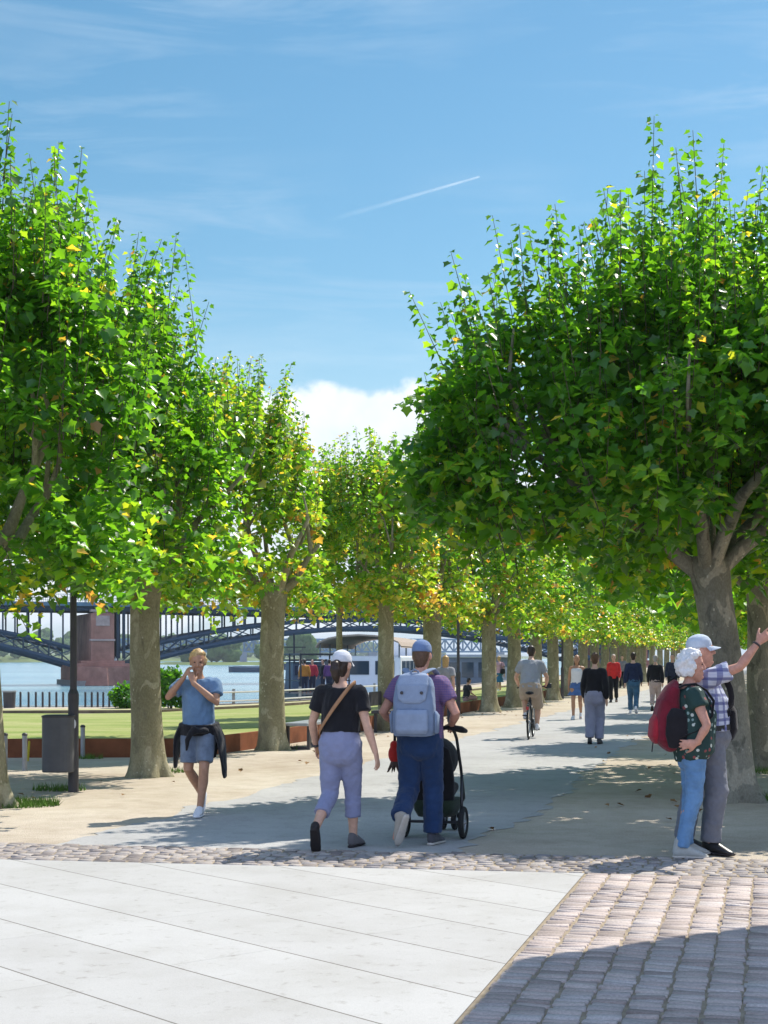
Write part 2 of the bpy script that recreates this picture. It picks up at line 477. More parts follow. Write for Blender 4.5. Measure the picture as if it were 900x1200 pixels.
# ------------------------------------------------------------------ camera, light, sky
cam = bpy.data.objects.new('camera', bpy.data.cameras.new('camera')); COL.objects.link(cam)
cam.location = (0, 0, EYE); cam.rotation_euler = (R(90), 0, 0)
cam.data.sensor_fit = 'AUTO'; cam.data.sensor_width = 36; cam.data.lens = 54
cam.data.shift_y = (HOR - 600) / 1200
cam.data.clip_start = .1; cam.data.clip_end = 20000
scene.camera = cam
scene.view_settings.view_transform = 'Standard'; scene.view_settings.look = 'None'
scene.view_settings.gamma = 1; scene.view_settings.use_curve_mapping = False
scene.view_settings.exposure = 0.48
scene.cycles.max_bounces = 8; scene.cycles.transparent_max_bounces = 8
scene.cycles.diffuse_bounces = 4; scene.cycles.volume_bounces = 0
scene.cycles.use_denoising = True
scene.cycles.sample_clamp_indirect = 4

SUN_EL, SUN_AZ = 52.0, 42.0                     # azimuth from +Y towards +X
sd = Vector((math.sin(R(SUN_AZ)) * math.cos(R(SUN_EL)), math.cos(R(SUN_AZ)) * math.cos(R(SUN_EL)), math.sin(R(SUN_EL))))
sun = bpy.data.objects.new('sun', bpy.data.lights.new('sun', 'SUN')); COL.objects.link(sun)
sun.data.energy = 4.6; sun.data.angle = R(.5); sun.data.color = (1, .95, .86)
sun.rotation_euler = sd.to_track_quat('Z', 'Y').to_euler()

w = bpy.data.worlds.new('World'); scene.world = w; w.use_nodes = True
nt = w.node_tree; bg = nt.nodes['Background']; bg.inputs['Strength'].default_value = .11
def wn(t, **kw):
    nd = nt.nodes.new('ShaderNode' + t)
    for k, v in kw.items():
        if k.startswith('_'): setattr(nd, k[1:], v)
        else: nd.inputs[k].default_value = v
    return nd
def wm(op, a, b=None):
    nd = nt.nodes.new('ShaderNodeMath'); nd.operation = op
    for i, v in enumerate((a, b)):
        if v is None: continue
        if isinstance(v, (int, float)): nd.inputs[i].default_value = v
        else: nt.links.new(v, nd.inputs[i])
    return nd.outputs[0]
sky = wn('TexSky', _sky_type='NISHITA', _sun_disc=False, _sun_elevation=R(SUN_EL), _sun_rotation=R(SUN_AZ), _air_density=1.1, _dust_density=.3, _ozone_density=2.2)
hs = wn('HueSaturation', Hue=.484, Saturation=1.24, Value=.8); nt.links.new(sky.outputs[0], hs.inputs['Color'])
tc = wn('TexCoord'); sx = wn('SeparateXYZ'); nt.links.new(tc.outputs['Generated'], sx.inputs[0])
az = wm('ARCTAN2', sx.outputs[0], sx.outputs[1]); el = wm('ARCSINE', sx.outputs[2])
cv = wn('CombineXYZ'); nt.links.new(az, cv.inputs[0]); nt.links.new(el, cv.inputs[1])
# thin cirrus: long streaks, a little tilted
mp = wn('Mapping'); mp.inputs['Rotation'].default_value = (0, 0, R(-10)); mp.inputs['Scale'].default_value = (4, 30, 1)
nt.links.new(cv.outputs[0], mp.inputs[0])
n1 = wn('TexNoise', Scale=1.0, Detail=7.0, Roughness=.62, Distortion=.6); nt.links.new(mp.outputs[0], n1.inputs['Vector'])
mp2 = wn('Mapping'); mp2.inputs['Location'].default_value = (3.9, .2, 0); mp2.inputs['Scale'].default_value = (3.2, 7, 1); nt.links.new(cv.outputs[0], mp2.inputs[0])
n2 = wn('TexNoise', Scale=1.0, Detail=3.0); nt.links.new(mp2.outputs[0], n2.inputs['Vector'])
c1 = wn('MapRange', **{'From Min': .47, 'From Max': .8}); nt.links.new(n1.outputs['Fac'], c1.inputs[0])
c2 = wn('MapRange', **{'From Min': .36, 'From Max': .66}); nt.links.new(n2.outputs['Fac'], c2.inputs[0])
cir = wm('MULTIPLY', wm('MULTIPLY', c1.outputs[0], c2.outputs[0]), .46)
# a low bank of cumulus over the river (soft flat-bottomed humps)
nb = wn('TexNoise', Scale=16.0, Detail=6.0, Roughness=.55); nt.links.new(cv.outputs[0], nb.inputs['Vector'])
nb2 = wn('TexNoise', Scale=5.0, Detail=1.0); nt.links.new(cv.outputs[0], nb2.inputs['Vector'])
def hump(a0, e0, ra, re):
    da = wm('DIVIDE', wm('SUBTRACT', az, a0), ra); de = wm('DIVIDE', wm('SUBTRACT', el, e0), re)
    return wm('SUBTRACT', 1.0, wm('SQRT', wm('ADD', wm('MULTIPLY', da, da), wm('MULTIPLY', de, de))))
h = wm('MAXIMUM', hump(-.02, .095, .13, .085), hump(-.19, .07, .12, .06))
h = wm('MAXIMUM', h, hump(.1, .065, .14, .06))
h = wm('MAXIMUM', h, hump(.5, .06, .2, .06)); h = wm('MAXIMUM', h, hump(-.6, .06, .25, .07))
hh = wm('ADD', h, wm('MULTIPLY', wm('SUBTRACT', nb.outputs['Fac'], .5), .75))
cm = wn('MapRange', **{'From Min': .02, 'From Max': .13}); cm.interpolation_type = 'SMOOTHSTEP'; nt.links.new(hh, cm.inputs[0])
mx1 = nt.nodes.new('ShaderNodeMix'); mx1.data_type = 'RGBA'; nt.links.new(cir, mx1.inputs[0])
hz0 = wn('MapRange', **{'From Min': .24, 'From Max': -.02}); nt.links.new(el, hz0.inputs[0])
mx0 = nt.nodes.new('ShaderNodeMix'); mx0.data_type = 'RGBA'; nt.links.new(wm('MULTIPLY', hz0.outputs[0], .8), mx0.inputs[0]); nt.links.new(hs.outputs[0], mx0.inputs[6]); mx0.inputs[7].default_value = (4.1, 5.6, 6.7, 1)
# unseen bright veil added over the sky behind the viewer to fill the shade
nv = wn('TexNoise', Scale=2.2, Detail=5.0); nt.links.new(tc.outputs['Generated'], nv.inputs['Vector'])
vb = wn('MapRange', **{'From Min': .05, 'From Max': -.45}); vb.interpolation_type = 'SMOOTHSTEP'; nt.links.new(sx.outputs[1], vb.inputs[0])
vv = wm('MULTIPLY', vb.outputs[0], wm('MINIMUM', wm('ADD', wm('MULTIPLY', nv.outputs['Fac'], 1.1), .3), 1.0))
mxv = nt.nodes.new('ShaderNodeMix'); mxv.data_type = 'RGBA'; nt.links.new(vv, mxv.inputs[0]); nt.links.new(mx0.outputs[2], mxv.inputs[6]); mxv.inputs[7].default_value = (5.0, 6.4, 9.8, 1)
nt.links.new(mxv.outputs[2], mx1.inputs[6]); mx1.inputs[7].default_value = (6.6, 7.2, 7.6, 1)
cc = wn('ValToRGB'); cc.color_ramp.elements[0].position = .25; cc.color_ramp.elements[0].color = (5.2, 6.0, 6.9, 1); cc.color_ramp.elements[1].position = .65; cc.color_ramp.elements[1].color = (7.6, 7.8, 7.9, 1)
nt.links.new(nb.outputs['Fac'], cc.inputs[0])
mx2 = nt.nodes.new('ShaderNodeMix'); mx2.data_type = 'RGBA'; nt.links.new(wm('MULTIPLY', cm.outputs[0], .95), mx2.inputs[0]); nt.links.new(mx1.outputs[2], mx2.inputs[6]); nt.links.new(cc.outputs[0], mx2.inputs[7])
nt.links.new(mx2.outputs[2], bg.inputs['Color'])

# ------------------------------------------------------------------ ground
WATER_Z = -2.5
QUAY = [(-3000, 47), (-60, 49.5), (-12.6, 50.3), (-7, 50.5), (-3.6, 56), (-.7, 65), (2.6, 80), (8.2, 105), (21.5, 160), (200, 880), (760, 3200)]
def ground_mat():
    m = NT('gravel_ground'); o = m.n('TexCoord').outputs['Object']
    a = m.n('TexNoise', Scale=.35, Detail=6.0, Roughness=.6); b = m.n('TexNoise', Scale=60.0, Detail=3.0, Roughness=.7); c = m.n('TexVoronoi', Scale=85.0)
    d = m.n('TexNoise', Scale=3.0, Detail=5.0, Roughness=.7)
    for x in (a, b, c, d): m.l(o, x.inputs['Vector'])
    r = m.ramp([(.28, (.4, .33, .255)), (.5, (.5, .435, .35)), (.72, (.56, .505, .42))]); m.l(a.outputs['Fac'], r.inputs[0])
    r2 = m.ramp([(.3, (.72, .7, .68)), (.55, (1, 1, 1)), (.75, (1.12, 1.1, 1.08))]); m.l(b.outputs['Fac'], r2.inputs[0])
    r3 = m.ramp([(.3, (.86, .84, .8)), (.62, (1.06, 1.05, 1.04))]); m.l(d.outputs['Fac'], r3.inputs[0])
    k = m.mix(1.0, r.outputs[0], r2.outputs[0], 'MULTIPLY'); k = m.mix(1.0, k, r3.outputs[0], 'MULTIPLY')
    m.l(k, m.b.inputs['Base Color']); m.b.inputs['Roughness'].default_value = .95; m.b.inputs['Specular IOR Level'].default_value = .1
    bp = m.n('Bump', Strength=.45, Distance=.008); m.l(m.math('ADD', b.outputs['Fac'], c.outputs['Distance']), bp.inputs['Height']); m.l(bp.outputs[0], m.b.inputs['Normal'])
    return m.m
GRAVEL = ground_mat()
g = Geo()
q = [(x, y, 0) for x, y in QUAY]
g.add(q + [(9000, 3200, 0), (9000, -900, 0), (-3000, -900, 0)], [tuple(range(len(q) + 3))[::-1]])
tag(g.obj('ground', GRAVEL), kind='structure')
g = Geo()
STONE = mat('quay_stone', (.27, .24, .21), .9, .2, .25, 2, .6, 12)
for (x0, y0), (x1, y1) in zip(QUAY[:-1], QUAY[1:]):
    g.add([(x0, y0, .0), (x1, y1, .0), (x1, y1, -5), (x0, y0, -5)], [(0, 1, 2, 3)])
    d = Vector((x1 - x0, y1 - y0, 0)).normalized(); nn = Vector((d.y, -d.x, 0)) * .45
    g.add([(x0, y0, .03), (x1, y1, .03), (x1 + nn.x, y1 + nn.y, .03), (x0 + nn.x, y0 + nn.y, .03)], [(0, 1, 2, 3)])
tag(g.obj('river_bank', STONE), kind='structure')

def water_mat():
    m = NT('river_water'); o = m.n('TexCoord').outputs['Object']
    mp = m.n('Mapping'); mp.inputs['Scale'].default_value = (.5, .16, 1); m.l(o, mp.inputs[0])
    n = m.n('TexNoise', Scale=1.6, Detail=6.0, Roughness=.6); m.l(mp.outputs[0], n.inputs['Vector'])
    mp2 = m.n('Mapping'); mp2.inputs['Scale'].default_value = (.006, .05, 1); m.l(o, mp2.inputs[0])
    n2 = m.n('TexNoise', Scale=1.0, Detail=4.0); m.l(mp2.outputs[0], n2.inputs['Vector'])
    r = m.ramp([(.3, (.09, .21, .28)), (.55, (.14, .29, .36)), (.72, (.2, .36, .4))]); m.l(n2.outputs['Fac'], r.inputs[0])
    m.l(r.outputs[0], m.b.inputs['Base Color']); m.b.inputs['Roughness'].default_value = .18; m.b.inputs['IOR'].default_value = 1.33
    bp = m.n('Bump', Strength=.8, Distance=.35); m.l(n.outputs['Fac'], bp.inputs['Height']); m.l(bp.outputs[0], m.b.inputs['Normal'])
    return m.m
g = Geo(); g.add([(-9000, 40, WATER_Z), (4000, 40, WATER_Z), (4000, 9000, WATER_Z), (-9000, 9000, WATER_Z)], [(0, 1, 2, 3)])
tag(g.obj('water', water_mat()), kind='structure')

# far bank, 600 m to the left of the promenade
BANK = 560
g = Geo(); vs = []; fs = []
rnd = random.Random(4)
prof = [(-8, -3.2), (0, WATER_Z + .02), (6, -.6), (20, 1.6), (200, 3), (1500, 14), (6000, 60)]
ss = [-2500, -600, 0, 300, 500, 700, 900, 1100, 1300, 1500, 1800, 2100, 2500, 3200, 5000, 9000]
for s_ in ss:
    wob = rnd.uniform(-14, 14)
    for dn, z in prof: vs.append(NS(BANK + dn + (wob if dn < 100 else 0), s_, z))
m_ = len(prof)
for i in range(len(ss) - 1):
    for k in range(m_ - 1): fs.append((i * m_ + k, i * m_ + k + 1, (i + 1) * m_ + k + 1, (i + 1) * m_ + k))
g.add(vs, fs); o = g.obj('far_bank', mat('bank_grass', (.13, .17, .06), .95, .1, .4, .02), smooth=True); tag(o, kind='structure')

# ---- the promenade's paved strips
bd = Vector((.985, -.17, 0)); bd.normalize()                 # direction of the sett band
B_FAR, B_NEAR = Vector((0, 12.75, 0)), Vector((0, 11.72, 0))
def hit(n0, base):
    """where the line n = n0 meets the band edge through base"""
    d = base.dot(N) - n0; return base - bd * (d / bd.dot(N))
def flat(name, pts, z, m):
    g = Geo(); g.add([(p[0], p[1], z) for p in pts], [tuple(range(len(pts)))])
    me = g.mesh(name)
    if me.polygons[0].normal.z < 0: me.flip_normals()
    return tag(link(name, me, m), kind='structure')
def asphalt_mat():
    m = NT('pale_asphalt'); o = m.n('TexCoord').outputs['Object']
    a = m.n('TexNoise', Scale=.5, Detail=6.0, Roughness=.65); b = m.n('TexNoise', Scale=120.0, Detail=2.0); d = m.n('TexNoise', Scale=4.0, Detail=6.0, Roughness=.75)
    for x in (a, b, d): m.l(o, x.inputs['Vector'])
    r = m.ramp([(.3, (.36, .35, .335)), (.7, (.46, .45, .43))]); m.l(a.outputs['Fac'], r.inputs[0])
    r2 = m.ramp([(.32, (.75, .75, .76)), (.6, (1.05, 1.05, 1.05))]); m.l(b.outputs['Fac'], r2.inputs[0])
    r3 = m.ramp([(.3, (.86, .85, .84)), (.5, (1, 1, 1))]); m.l(d.outputs['Fac'], r3.inputs[0])
    k = m.mix(1.0, r.outputs[0], r2.outputs[0], 'MULTIPLY'); k = m.mix(1.0, k, r3.outputs[0], 'MULTIPLY')
    m.l(k, m.b.inputs['Base Color']); m.b.inputs['Roughness'].default_value = .9; m.b.inputs['Specular IOR Level'].default_value = .15
    bp = m.n('Bump', Strength=.3, Distance=.004); m.l(b.outputs['Fac'], bp.inputs['Height']); m.l(bp.outputs[0], m.b.inputs['Normal'])
    return m.m
# ragged edges where the gravel creeps over the asphalt
rnd = random.Random(9)
def edge(n0, s0, s1, amp, step=.11):
    out = []; s_ = s0; k = 0
    while s_ < s1:
        out.append(NS(n0 + amp * mnoise.noise(Vector((s_ * .8, n0 * 7, 0))) + amp * .6 * mnoise.noise(Vector((s_ * 4, n0 * 3, 5))), s_)); s_ += step * (1 + s_ * .02)
    out.append(NS(n0, s1)); return out
pl, pr = hit(6.0, B_FAR), hit(2.5, B_FAR)
flat('path', [pl] + edge(6.0, pl.dot(U) + .2, 320, .26) + edge(2.5, pr.dot(U) + .2, 320, .26)[::-1] + [pr], .004, asphalt_mat())

def slab_mat():
    m = NT('concrete_slabs'); o = m.n('TexCoord').outputs['Object']
    mp = m.n('Mapping'); mp.vector_type = 'TEXTURE'; mp.inputs['Rotation'].default_value = (0, 0, math.atan2(-.755, .655)); mp.inputs['Location'].default_value = (.755 * 3.735, .655 * 3.735, 0)
    m.l(o, mp.inputs[0])
    br = m.n('TexBrick', _offset=.37, _offset_frequency=2); br.inputs['Scale'].default_value = 1; br.inputs['Brick Width'].default_value = 3.4; br.inputs['Row Height'].default_value = .68
    br.inputs['Mortar Size'].default_value = .0065; br.inputs['Mortar Smooth'].default_value = .25; br.inputs['Bias'].default_value = 0
    br.inputs['Color1'].default_value = (.425, .412, .39, 1); br.inputs['Color2'].default_value = (.455, .443, .42, 1); br.inputs['Mortar'].default_value = (.38, .37, .35, 1)
    m.l(mp.outputs[0], br.inputs['Vector'])
    a = m.n('TexNoise', Scale=1.1, Detail=7.0, Roughness=.68); b = m.n('TexNoise', Scale=160.0, Detail=2.0); d = m.n('TexNoise', Scale=9.0, Detail=5.0, Roughness=.7)
    for x in (a, b, d): m.l(o, x.inputs['Vector'])
    r = m.ramp([(.3, (.88, .87, .85)), (.55, (1, 1, 1)), (.75, (1.05, 1.05, 1.05))]); m.l(a.outputs['Fac'], r.inputs[0])
    r2 = m.ramp([(.3, (.9, .9, .9)), (.6, (1.03, 1.03, 1.03))]); m.l(b.outputs['Fac'], r2.inputs[0])
    r3 = m.ramp([(.3, (.76, .74, .71)), (.42, (1, 1, 1))]); m.l(d.outputs['Fac'], r3.inputs[0])
    sv = m.n('SeparateXYZ'); m.l(mp.outputs[0], sv.inputs[0])
    fr = m.math('FRACT', m.math('ADD', m.math('DIVIDE', sv.outputs[1], .68), 100.5)); ln = m.math('LESS_THAN', m.math('ABSOLUTE', m.math('SUBTRACT', fr, .5)), .0085)
    bc = m.mix(ln, br.outputs['Color'], (.17, .155, .135))
    k = m.mix(1.0, bc, r.outputs[0], 'MULTIPLY'); k = m.mix(1.0, k, r2.outputs[0], 'MULTIPLY'); k = m.mix(1.0, k, r3.outputs[0], 'MULTIPLY')
    m.l(k, m.b.inputs['Base Color']); m.b.inputs['Roughness'].default_value = .75; m.b.inputs['Specular IOR Level'].default_value = .25
    bp = m.n('Bump', Strength=.35, Distance=.006); bp.invert = True; m.l(br.outputs['Fac'], bp.inputs['Height'])
    bp2 = m.n('Bump', Strength=.12, Distance=.003); m.l(b.outputs['Fac'], bp2.inputs['Height']); m.l(bp.outputs[0], bp2.inputs['Normal']); m.l(bp2.outputs[0], m.b.inputs['Normal'])
    return m.m
SN = 1.36
c0 = hit(SN, B_NEAR); lft = c0 - bd * 18; rgt = c0 + bd * 14
back = -8
flat('pavement', [c0, lft, (lft.x, back, 0), NS(SN, back + 1.0)], .008, slab_mat())
JOINT = mat('joint_sand', (.32, .26, .185), .95, .1, .25, 12, .5, 60)
flat('sett_bed', [c0, rgt, (rgt.x, back, 0), NS(SN, back + 1.0)], .004, JOINT)
b0, b1 = B_NEAR - bd * 22, B_NEAR + bd * 16; b2, b3 = B_FAR + bd * 16, B_FAR - bd * 22
flat('band_bed', [b0, b1, b2, b3], .005, JOINT)

def sett_mat(name, stops, rough=.7):
    m = NT(name); o = m.n('TexCoord').outputs['Object']
    a = m.n('Attribute', _attribute_name='tint'); r = m.ramp(stops); m.l(a.outputs['Fac'], r.inputs[0])
    b = m.n('TexNoise', Scale=70.0, Detail=4.0, Roughness=.7); m.l(o, b.inputs['Vector'])
    c = m.n('TexNoise', Scale=1.2, Detail=4.0); m.l(o, c.inputs['Vector'])
    r2 = m.ramp([(.3, (.72, .71, .7)), (.65, (1.1, 1.1, 1.1))]); m.l(b.outputs['Fac'], r2.inputs[0])
    r3 = m.ramp([(.3, (.85, .84, .82)), (.65, (1.06, 1.06, 1.06))]); m.l(c.outputs['Fac'], r3.inputs[0])
    k = m.mix(1.0, r.outputs[0], r2.outputs[0], 'MULTIPLY'); k = m.mix(1.0, k, r3.outputs[0], 'MULTIPLY'); m.l(k, m.b.inputs['Base Color'])
    m.b.inputs['Roughness'].default_value = rough; m.b.inputs['Specular IOR Level'].default_value = .3
    bp = m.n('Bump', Strength=.45, Distance=.006); m.l(b.outputs['Fac'], bp.inputs['Height']); m.l(bp.outputs[0], m.b.inputs['Normal'])
    return m.m
def stones(name, cells, m):
    """cells: centre, half sizes along/across, direction, height - each a separate worn block in one paved surface"""
    vs = []; fs = []; tint = []; rnd = random.Random(11)
    for (c, hu, hv, du, h) in cells:
        dv = Vector((-du.y, du.x, 0)); b = len(vs)
        j = lambda a: a * rnd.uniform(-.12, .12)
        tl = rnd.uniform(-.004, .004), rnd.uniform(-.004, .004)
        cr = [(-1, -1), (1, -1), (1, 1), (-1, 1)]
        for ring, (ins, z) in enumerate(((0, 0), (.0015, h * .6), (.005, h))):
            for (a, e) in cr:
                if ring == 0: jj = (j(hu), j(hv))
                p = c + du * (a * (hu - ins) ) + dv * (e * (hv - ins)); vs.append((p.x, p.y, z + (tl[0] * a + tl[1] * e if ring else 0)))
        vs.append((c.x, c.y, h + .004))
        t = rnd.random()
        for r_ in (0, 4):
            for k in range(4): fs.append((b + r_ + k, b + r_ + (k + 1) % 4, b + r_ + 4 + (k + 1) % 4, b + r_ + 4 + k)); tint.append(t)
        for k in range(4): fs.append((b + 8 + k, b + 8 + (k + 1) % 4, b + 12)); tint.append(t)
    me = bpy.data.meshes.new(name); me.from_pydata(vs, [], fs); me.update()
    at = me.attributes.new('tint', 'FLOAT', 'FACE'); at.data.foreach_set('value', tint)
    me.shade_smooth()
    return tag(link(name, me, m), kind='structure')
rnd = random.Random(21); cells = []
PIT, ROW = .172, .078
for c_ in range(0, 50):
    n_ = SN - .02 - PIT * (c_ + .5); s_ = -3 + rnd.uniform(0, .2)
    lim = hit(n_, B_NEAR).dot(U)
    while s_ < lim - .1:
        ln = ROW * rnd.uniform(.8, 1.25)
        if s_ + ln > lim - .01: break
        mid = s_ + ln / 2
        cells.append((NS(n_ + rnd.uniform(-.008, .008), mid), ln / 2 - rnd.uniform(.0015, .004), PIT / 2 - rnd.uniform(.004, .012), (U + N * rnd.uniform(-.05, .05)).normalized(), .013 + rnd.uniform(-.002, .0025)))
        s_ += ln
stones('setts', cells, sett_mat('pink_setts', [(0, (.31, .25, .22)), (.25, (.46, .375, .335)), (.6, (.54, .45, .4)), (.85, (.42, .36, .335)), (1, (.57, .5, .46))]))
cells = []; wd = (B_FAR - B_NEAR).dot(Vector((-bd.y, bd.x, 0))); vd = Vector((-bd.y, bd.x, 0)); nr = 9
for r_ in range(nr):
    x = -20.0 + rnd.uniform(0, .1)
    while x < 14:
        ln = rnd.uniform(.085, .15)
        ang = rnd.uniform(-.14, .14)
        cells.append((B_NEAR + bd * (x + ln / 2) + vd * ((r_ + .5) * wd / nr + rnd.uniform(-.012, .012)), ln / 2 - .008, wd / nr / 2 - rnd.uniform(.006, .014), (bd + vd * ang).normalized(), .012 + rnd.uniform(-.002, .003)))
        x += ln
stones('sett_band', cells, sett_mat('grey_setts', [(0, (.2, .17, .16)), (.3, (.36, .31, .28)), (.75, (.45, .4, .36)), (1, (.3, .27, .27))]))

# ---- lawn behind the rusty edging
W = [Vector(p) for p in ((-40, 23.9, 0), (-16, 24.3, 0), (-3.06, 24.9, 0), (-1.49, 29.75, 0), (2.87, 47, 0), (11.2, 80, 0), (24, 132, 0))]
Lb = [Vector(p) for p in ((-44, 42.5, 0), (-16, 43.3, 0), (-6.6, 44.5, 0), (-4, 49, 0), (1.2, 62, 0), (8.0, 88, 0), (20, 134, 0))]
def along(poly, t):
    k = min(int(t), len(poly) - 2); return poly[k].lerp(poly[k + 1], t - k)
g = Geo(); vs = []; fs = []; na, nb_ = 60, 14
for i in range(na + 1):
    t = i / na * (len(W) - 1); a, b = along(W, t), along(Lb, t)
    for k in range(nb_ + 1):
        f = k / nb_; p = a.lerp(b, f); z = .26 * (1 - f) ** 1.0 + .012 + .02 * mnoise.noise(Vector((p.x * .4, p.y * .4, 0)))
        vs.append((p.x, p.y, z))
for i in range(na):
    for k in range(nb_): fs.append((i * (nb_ + 1) + k, (i + 1) * (nb_ + 1) + k, (i + 1) * (nb_ + 1) + k + 1, i * (nb_ + 1) + k + 1))
g.add(vs, fs)
def lawn_mat():
    m = NT('lawn_grass'); o = m.n('TexCoord').outputs['Object']
    mp = m.n('Mapping'); mp.inputs['Scale'].default_value = (.35, 1, 1); m.l(o, mp.inputs[0])
    a = m.n('TexNoise', Scale=.9, Detail=7.0, Roughness=.65); b = m.n('TexNoise', Scale=40.0, Detail=3.0)
    m.l(mp.outputs[0], a.inputs['Vector']); m.l(o, b.inputs['Vector'])
    r = m.ramp([(.28, (.17, .25, .055)), (.48, (.3, .34, .11)), (.68, (.42, .4, .19))]); m.l(a.outputs['Fac'], r.inputs[0])
    r2 = m.ramp([(.3, (.7, .7, .7)), (.7, (1.15, 1.15, 1.1))]); m.l(b.outputs['Fac'], r2.inputs[0])
    m.l(m.mix(1.0, r.outputs[0], r2.outputs[0], 'MULTIPLY'), m.b.inputs['Base Color']); m.b.inputs['Roughness'].default_value = .95; m.b.inputs['Specular IOR Level'].default_value = .1
    bp = m.n('Bump', Strength=.6, Distance=.03); m.l(b.outputs['Fac'], bp.inputs['Height']); m.l(bp.outputs[0], m.b.inputs['Normal'])
    return m.m
LAWN = lawn_mat()
tag(g.obj('lawn', LAWN, smooth=True), kind='structure')
# rusty steel edging, 0.3 m high, in joined lengths
RUST = mat('rusty_steel', (.21, .075, .035), .85, .2, .4, 1.6, .3, 30)
g = Geo(); rest = []
for i in range(len(W) - 1):
    a, b = W[i], W[i + 1]; d = (b - a); L = d.length; d.normalize(); n_ = Vector((d.y, -d.x, 0))
    k = max(1, round(L / 3.0))
    for q_ in range(k):
        p0 = a + d * (L * q_ / k + .006); p1 = a + d * (L * (q_ + 1) / k - .006); c = (p0 + p1) / 2 + n_ * .03
        g.box((c.x, c.y, .152), ((p1 - p0).length, .05, .305), math.atan2(d.y, d.x))
o = g.obj('edging_wall', RUST, bevel=.006); tag(o, 'long low rusty steel edging wall holding the riverside lawn', 'wall')
# thin dark kerb line at the back of the lawn
g = Geo()
for i in range(len(Lb) - 1):
    a, b = Lb[i], Lb[i + 1]; d = b - a; c = (a + b) / 2; g.box((c.x, c.y, .04), (d.length, .16, .1), math.atan2(d.y, d.x))
tag(g.obj('kerb', mat('kerb_stone', (.16, .12, .09), .9, .2, .3, 3)), kind='structure')
# dry second strip of grass towards the water
g = Geo(); Lc = [Vector(p) for p in ((-44, 47, 0), (-16, 47.6, 0), (-7.5, 48.3, 0), (-4.9, 52, 0), (-.2, 63.5, 0), (6.5, 88, 0), (18.5, 134, 0))]
vs = [p + Vector((0, 0.15, .006)) for p in Lb] + [p + Vector((0, 0, .006)) for p in Lc]; k = len(Lb)
g.add(vs, [(i, i + 1, k + i + 1, k + i) for i in range(k - 1)])
def dry_mat():
    m = NT('dry_grass'); o = m.n('TexCoord').outputs['Object']; a = m.n('TexNoise', Scale=.6, Detail=7.0, Roughness=.7); m.l(o, a.inputs['Vector'])
    r = m.ramp([(.3, (.3, .3, .11)), (.6, (.42, .38, .2)), (.8, (.48, .43, .3))]); m.l(a.outputs['Fac'], r.inputs[0]); m.l(r.outputs[0], m.b.inputs['Base Color']); m.b.inputs['Roughness'].default_value = .95
    return m.m
o = g.obj('verge', dry_mat()); tag(o, kind='structure')
if o.data.polygons[0].normal.z < 0: o.data.flip_normals()
# ------------------------------------------------------------------ plane trees
def bark_mat(name, cols, seed):
    m = NT(name); o = m.n('TexCoord').outputs['Object']
    mp = m.n('Mapping'); mp.inputs['Scale'].default_value = (1, 1, .6); mp.inputs['Location'].default_value = (seed, seed * 2, 0); m.l(o, mp.inputs[0])
    a = m.n('TexNoise', Scale=4.6, Detail=3.0, Roughness=.55, Distortion=.7); b = m.n('TexNoise', Scale=2.0, Detail=6.0, Roughness=.65); c = m.n('TexNoise', Scale=55.0, Detail=4.0)
    sp = m.n('TexVoronoi', Scale=17.0); e = m.n('TexNoise', Scale=3.1, Detail=0.0)
    for x in (a, b, c, sp, e): m.l(mp.outputs[0], x.inputs['Vector'])
    r = m.ramp([(.3, cols[0]), (.48, cols[1]), (.6, cols[2])]); m.l(b.outputs['Fac'], r.inputs[0])
    f = m.n('MapRange', **{'From0Min': .57, 'From0Max': .61}); m.l(a.outputs['Fac'], f.inputs[0])
    k = m.mix(f.outputs[0], r.outputs[0], cols[3])
    s1 = m.math('LESS_THAN', sp.outputs['Distance'], .17); s2 = m.math('GREATER_THAN', e.outputs['Fac'], .56)
    k = m.mix(m.math('MULTIPLY', s1, s2), k, cols[4])
    r2 = m.ramp([(.3, (.8, .8, .78)), (.7, (1.1, 1.14, 1.14))]); m.l(c.outputs['Fac'], r2.inputs[0])
    g2 = m.n('MapRange', **{'From0Min': .36, 'From0Max': .42}); m.l(a.outputs['Fac'], g2.inputs[0]); k = m.mix(g2.outputs[0], cols[5], k)
    k = m.mix(1.0, k, r2.outputs[0], 'MULTIPLY'); m.l(k, m.b.inputs['Base Color']); m.b.inputs['Roughness'].default_value = .85; m.b.inputs['Specular IOR Level'].default_value = .2
    bp = m.n('Bump', Strength=.6, Distance=.014); m.l(m.math('ADD', a.outputs['Fac'], m.math('MULTIPLY', c.outputs['Fac'], .5)), bp.inputs['Height']); m.l(bp.outputs[0], m.b.inputs['Normal'])
    return m.m
BARK_G = bark_mat('bark_olive', [(.2, .175, .1), (.27, .235, .14), (.31, .27, .17), (.38, .335, .22), (.5, .45, .33), (.2, .175, .11)], 0)
BARK_R = bark_mat('bark_grey', [(.17, .155, .115), (.22, .2, .15), (.26, .235, .18), (.36, .315, .235), (.48, .43, .34), (.14, .13, .1)], 3)

